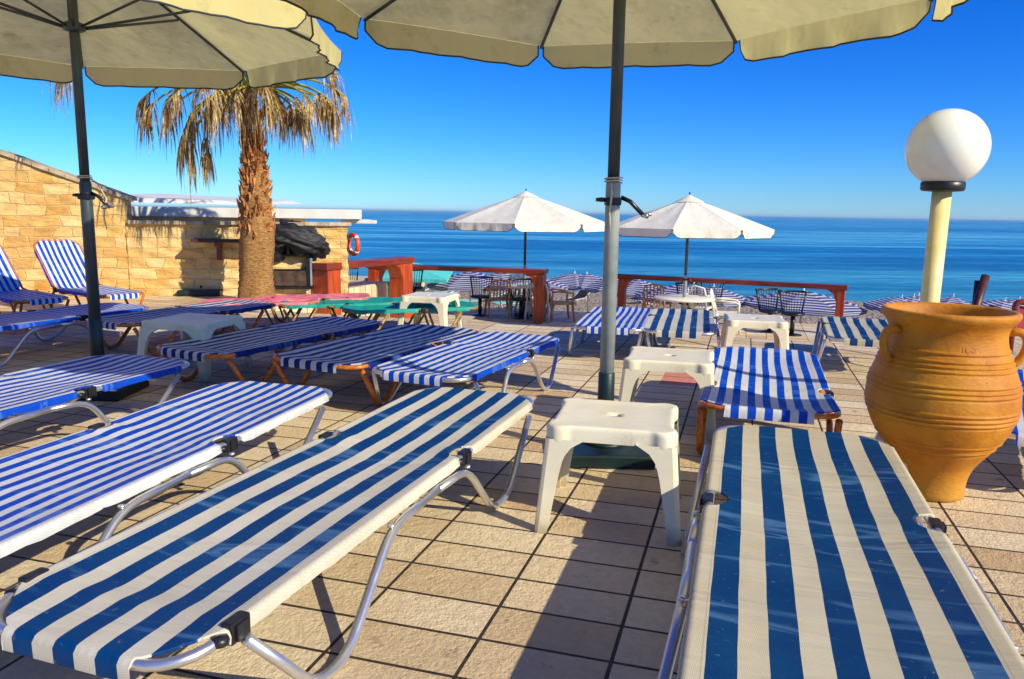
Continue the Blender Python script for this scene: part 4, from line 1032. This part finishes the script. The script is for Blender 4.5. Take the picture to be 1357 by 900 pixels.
# ------------------------------------------------------------------ beach: umbrellas and beds
def beach_z(p):
    u_ = p.x * U.x + p.y * U.y; return -2.85 + (SEA - .12 + 2.85) * min(1, max(0, (u_ - DECK) / (SHORE + 2 - DECK))) ** .9
def make_beach_umbrella():
    root = empty('beach_umbrella'); mb = MB(); Rr = 1.05
    vz = [(math.cos(k_ * PI / 4) * Rr, math.sin(k_ * PI / 4) * Rr) for k_ in range(8)]
    for k_ in range(8):
        A, B = vz[k_], vz[(k_ + 1) % 8]; rows = []
        for i in range(8):
            t = i / 7; r_ = []
            for j in range(5):
                s = j / 4; e = 4 * s * (1 - s); x = (A[0] * (1 - s) + B[0] * s) * t; y = (A[1] * (1 - s) + B[1] * s) * t
                r_.append((x * (1 - .03 * e * t), y * (1 - .03 * e * t), 2.2 - .36 * t ** 1.2 - .03 * e * t))
            rows.append(r_)
        mb.grid(rows)
        rows = [[((A[0] * (1 - s) + B[0] * s), (A[1] * (1 - s) + B[1] * s), 1.839 - .12 * i * (1 - .25 * (s in (0, 1))) - .02 * (4 * s * (1 - s))) for s in (0, .25, .5, .75, 1)] for i in (0, 1)]
        mb.grid(rows)
    mb.build('canopy', M['um_stripe'], root)
    mb = MB(); mb.lathe([(.018, 0), (.018, 2.22), (.012, 2.27), (0, 2.28)], 8); mb.build('pole', M['plastic'], root)
    for k_ in range(0, 8, 1):
        mb = MB(); mb.tube([(0, 0, 2.0), (vz[k_][0] * .6, vz[k_][1] * .6, 1.97)], .006, 4); mb.build('rib', M['silver'], root)
    return root
uk = Kit(make_beach_umbrella)
def solve_base(px, py, hgt):                          # where must it stand so that its top shows there
    Y = 24.
    for _ in range(40):
        p = atY(px, py, Y); err = (p.z - hgt) - beach_z(p); Y *= 1 + err * .25
        Y = min(max(Y, 20.5), 48)
    return Vector((p.x, p.y, beach_z(p)))
spots = [(625, 356, 20, 1.25), (664, 357, 50, 1.1), (700, 360, 10, 1.1), (758, 358, 0, 1.0), (782, 359, 30, .9), (815, 361, 12, .85), (845, 366, 5, .85), (903, 372, 22, 1.15), (946, 375, 0, .9), (1062, 380, 10, 1.35),
         (1170, 386, 30, .68), (1192, 389, 15, .66), (1213, 390, 20, .66), (1256, 393, 0, .66), (1303, 391, 10, .72), (1328, 399, 25, .7), (1350, 402, 5, .7)]
names = ['striped beach umbrella leftmost, beyond the long red bar', 'striped beach umbrella second from left beyond the long red bar', 'striped beach umbrella behind the left lower parasol pole', 'blue striped beach umbrella just right of the orange end panel',
         'striped beach umbrella touching the centre parasol pole from the left', 'striped beach umbrella hidden partly by the centre parasol pole', 'small striped beach umbrella under the left end of the right rail', 'striped beach umbrella behind the right lower parasol pole',
         'striped beach umbrella behind the black chair pair near the right round table', 'big striped beach umbrella under the right part of the long rail', 'darker striped beach umbrella first right of the rail post', 'striped beach umbrella second right of the rail post',
         'striped beach umbrella left of the cream lamp pole', 'striped beach umbrella behind the cream lamp pole', 'striped beach umbrella behind the dark handrail', 'striped beach umbrella right of the dark handrail', 'striped beach umbrella at the right edge by the red frame']
for (px, py, rz, s), nm in zip(spots, names):
    Y = 27.
    hgt = 2.3 * s
    p = solve_base(px, py, 2.3); o = uk.get(); o.location = p; s *= 1.18; o.rotation_euler = (R(random.uniform(-3, 3)), R(random.uniform(-3, 3)), R(rz)); o.scale = (s, s, 1)
    if px > 1100: o.rotation_euler.x = R(random.uniform(-9, 9)); o.rotation_euler.y = R(random.uniform(6, 14))
    tag(o, nm, 'beach umbrella', 'striped umbrellas on the pebble beach')
# turquoise canopy beyond the bars
tu = empty('turquoise_awning', (0, 0, 0)); tag(tu, 'flat turquoise square parasol beyond the red bars', 'awning')
pa, pb, pc_, pd = [atY(px, py, Y) for px, py, Y in ((497, 368, 23), (592, 371, 22.4), (600, 357, 27), (505, 352, 27.5))]
ctr = (pa + pb + pc_ + pd) / 4; top = ctr + Vector((0, 0, .32)); mb = MB()
for A, B in ((pa, pb), (pb, pc_), (pc_, pd), (pd, pa)):
    mb.add([A, B, top], [(0, 1, 2)]); mb.add([A, B, B - Vector((0, 0, .10)), A - Vector((0, 0, .10))], [(0, 3, 2, 1)])
mb.build('canopy', M['f_tealpale'], tu); mb = MB(); mb.tube([(ctr.x, ctr.y, -2.4), top], .03, 8); mb.build('pole', M['plastic'], tu)
mb = MB()
# beach beds
def make_bed():
    root = empty('beach_bed'); mb = MB(); rows = []
    for (y, z) in ((0, .30), (.6, .28), (1.15, .30), (1.5, .45), (1.85, .62)): rows.append([(x, y, z - .02 * (1 - (x / .3) ** 2)) for x in (-.3, -.15, 0, .15, .3)])
    mb.grid(rows); mb.grid([[(p[0], p[1], p[2] - .035) for p in r_] for r_ in rows]); mb.build('fabric', M['f_tealpale'], root)
    mb = MB()
    for sx in (-1, 1): mb.tube([(sx * .31, 0, .28), (sx * .31, 1.15, .28), (sx * .31, 1.85, .6)], .02, 6)
    mb.build('frame', M['plastic'], root)
    for sx in (-1, 1):
        for y in (.25, 1.3): mb = MB(); mb.tube([(sx * .3, y, .27), (sx * .3, y + .08, 0)], .018, 6); mb.build('leg', M['plastic'], root)
    return root
bk_ = Kit(make_bed)
for (px, py, rz, mt, lab) in [(520, 392, -80, None, 'turquoise beach bed leftmost below the turquoise parasol'), (552, 396, -75, None, 'turquoise beach bed beyond the white side table by the teal loungers'),
        (575, 388, -80, None, 'turquoise beach bed furthest back under the turquoise parasol'), (600, 402, -70, None, 'turquoise beach bed left of the left black chair pair'), (628, 394, -78, None, 'turquoise beach bed seen through the left black chair'),
        (655, 405, -72, None, 'turquoise beach bed between the two black swivel chairs'), (650, 385, -80, 'plastic', 'white beach bed beyond the turquoise ones'), (840, 396, -60, 'plastic', 'white beach bed beyond the right rail, left of the right round table'),
        (855, 404, -60, 'plastic', 'white beach bed nearest the right round table on the pebbles'), (755, 398, -30, 'blackcloth', 'black beach bed on the pebbles right of the orange end panel')]:
    z = -3.05; p = at(px, py, z); p.z = beach_z(p) if (p.x * U.x + p.y * U.y) > DECK + .5 else LOW
    if p.z == LOW: p = at(px, py, LOW)
    o = bk_.get(); o.location = p; o.rotation_euler = (0, 0, R(rz)); tag(o, lab, 'beach bed', 'beds on the pebble beach')
    if mt: recolour(o, 'fabric', M[mt])

# ------------------------------------------------------------------ sea haze
hz = bpy.data.materials.new('sea haze'); hz.use_nodes = True; hn = hz.node_tree; hn.nodes.clear()
pv = hn.nodes.new('ShaderNodeVolumePrincipled'); ho = hn.nodes.new('ShaderNodeOutputMaterial'); hn.links.new(pv.outputs[0], ho.inputs['Volume'])
pv.inputs['Color'].default_value = (.62, .90, 1, 1); pv.inputs['Density'].default_value = .00017; pv.inputs['Anisotropy'].default_value = .1
g = MB(); g.box(-61000, 61000, -100, 61000, -5.0, 9.0); tag(g.build('haze', hz, rz=-ANG), kind='stuff')
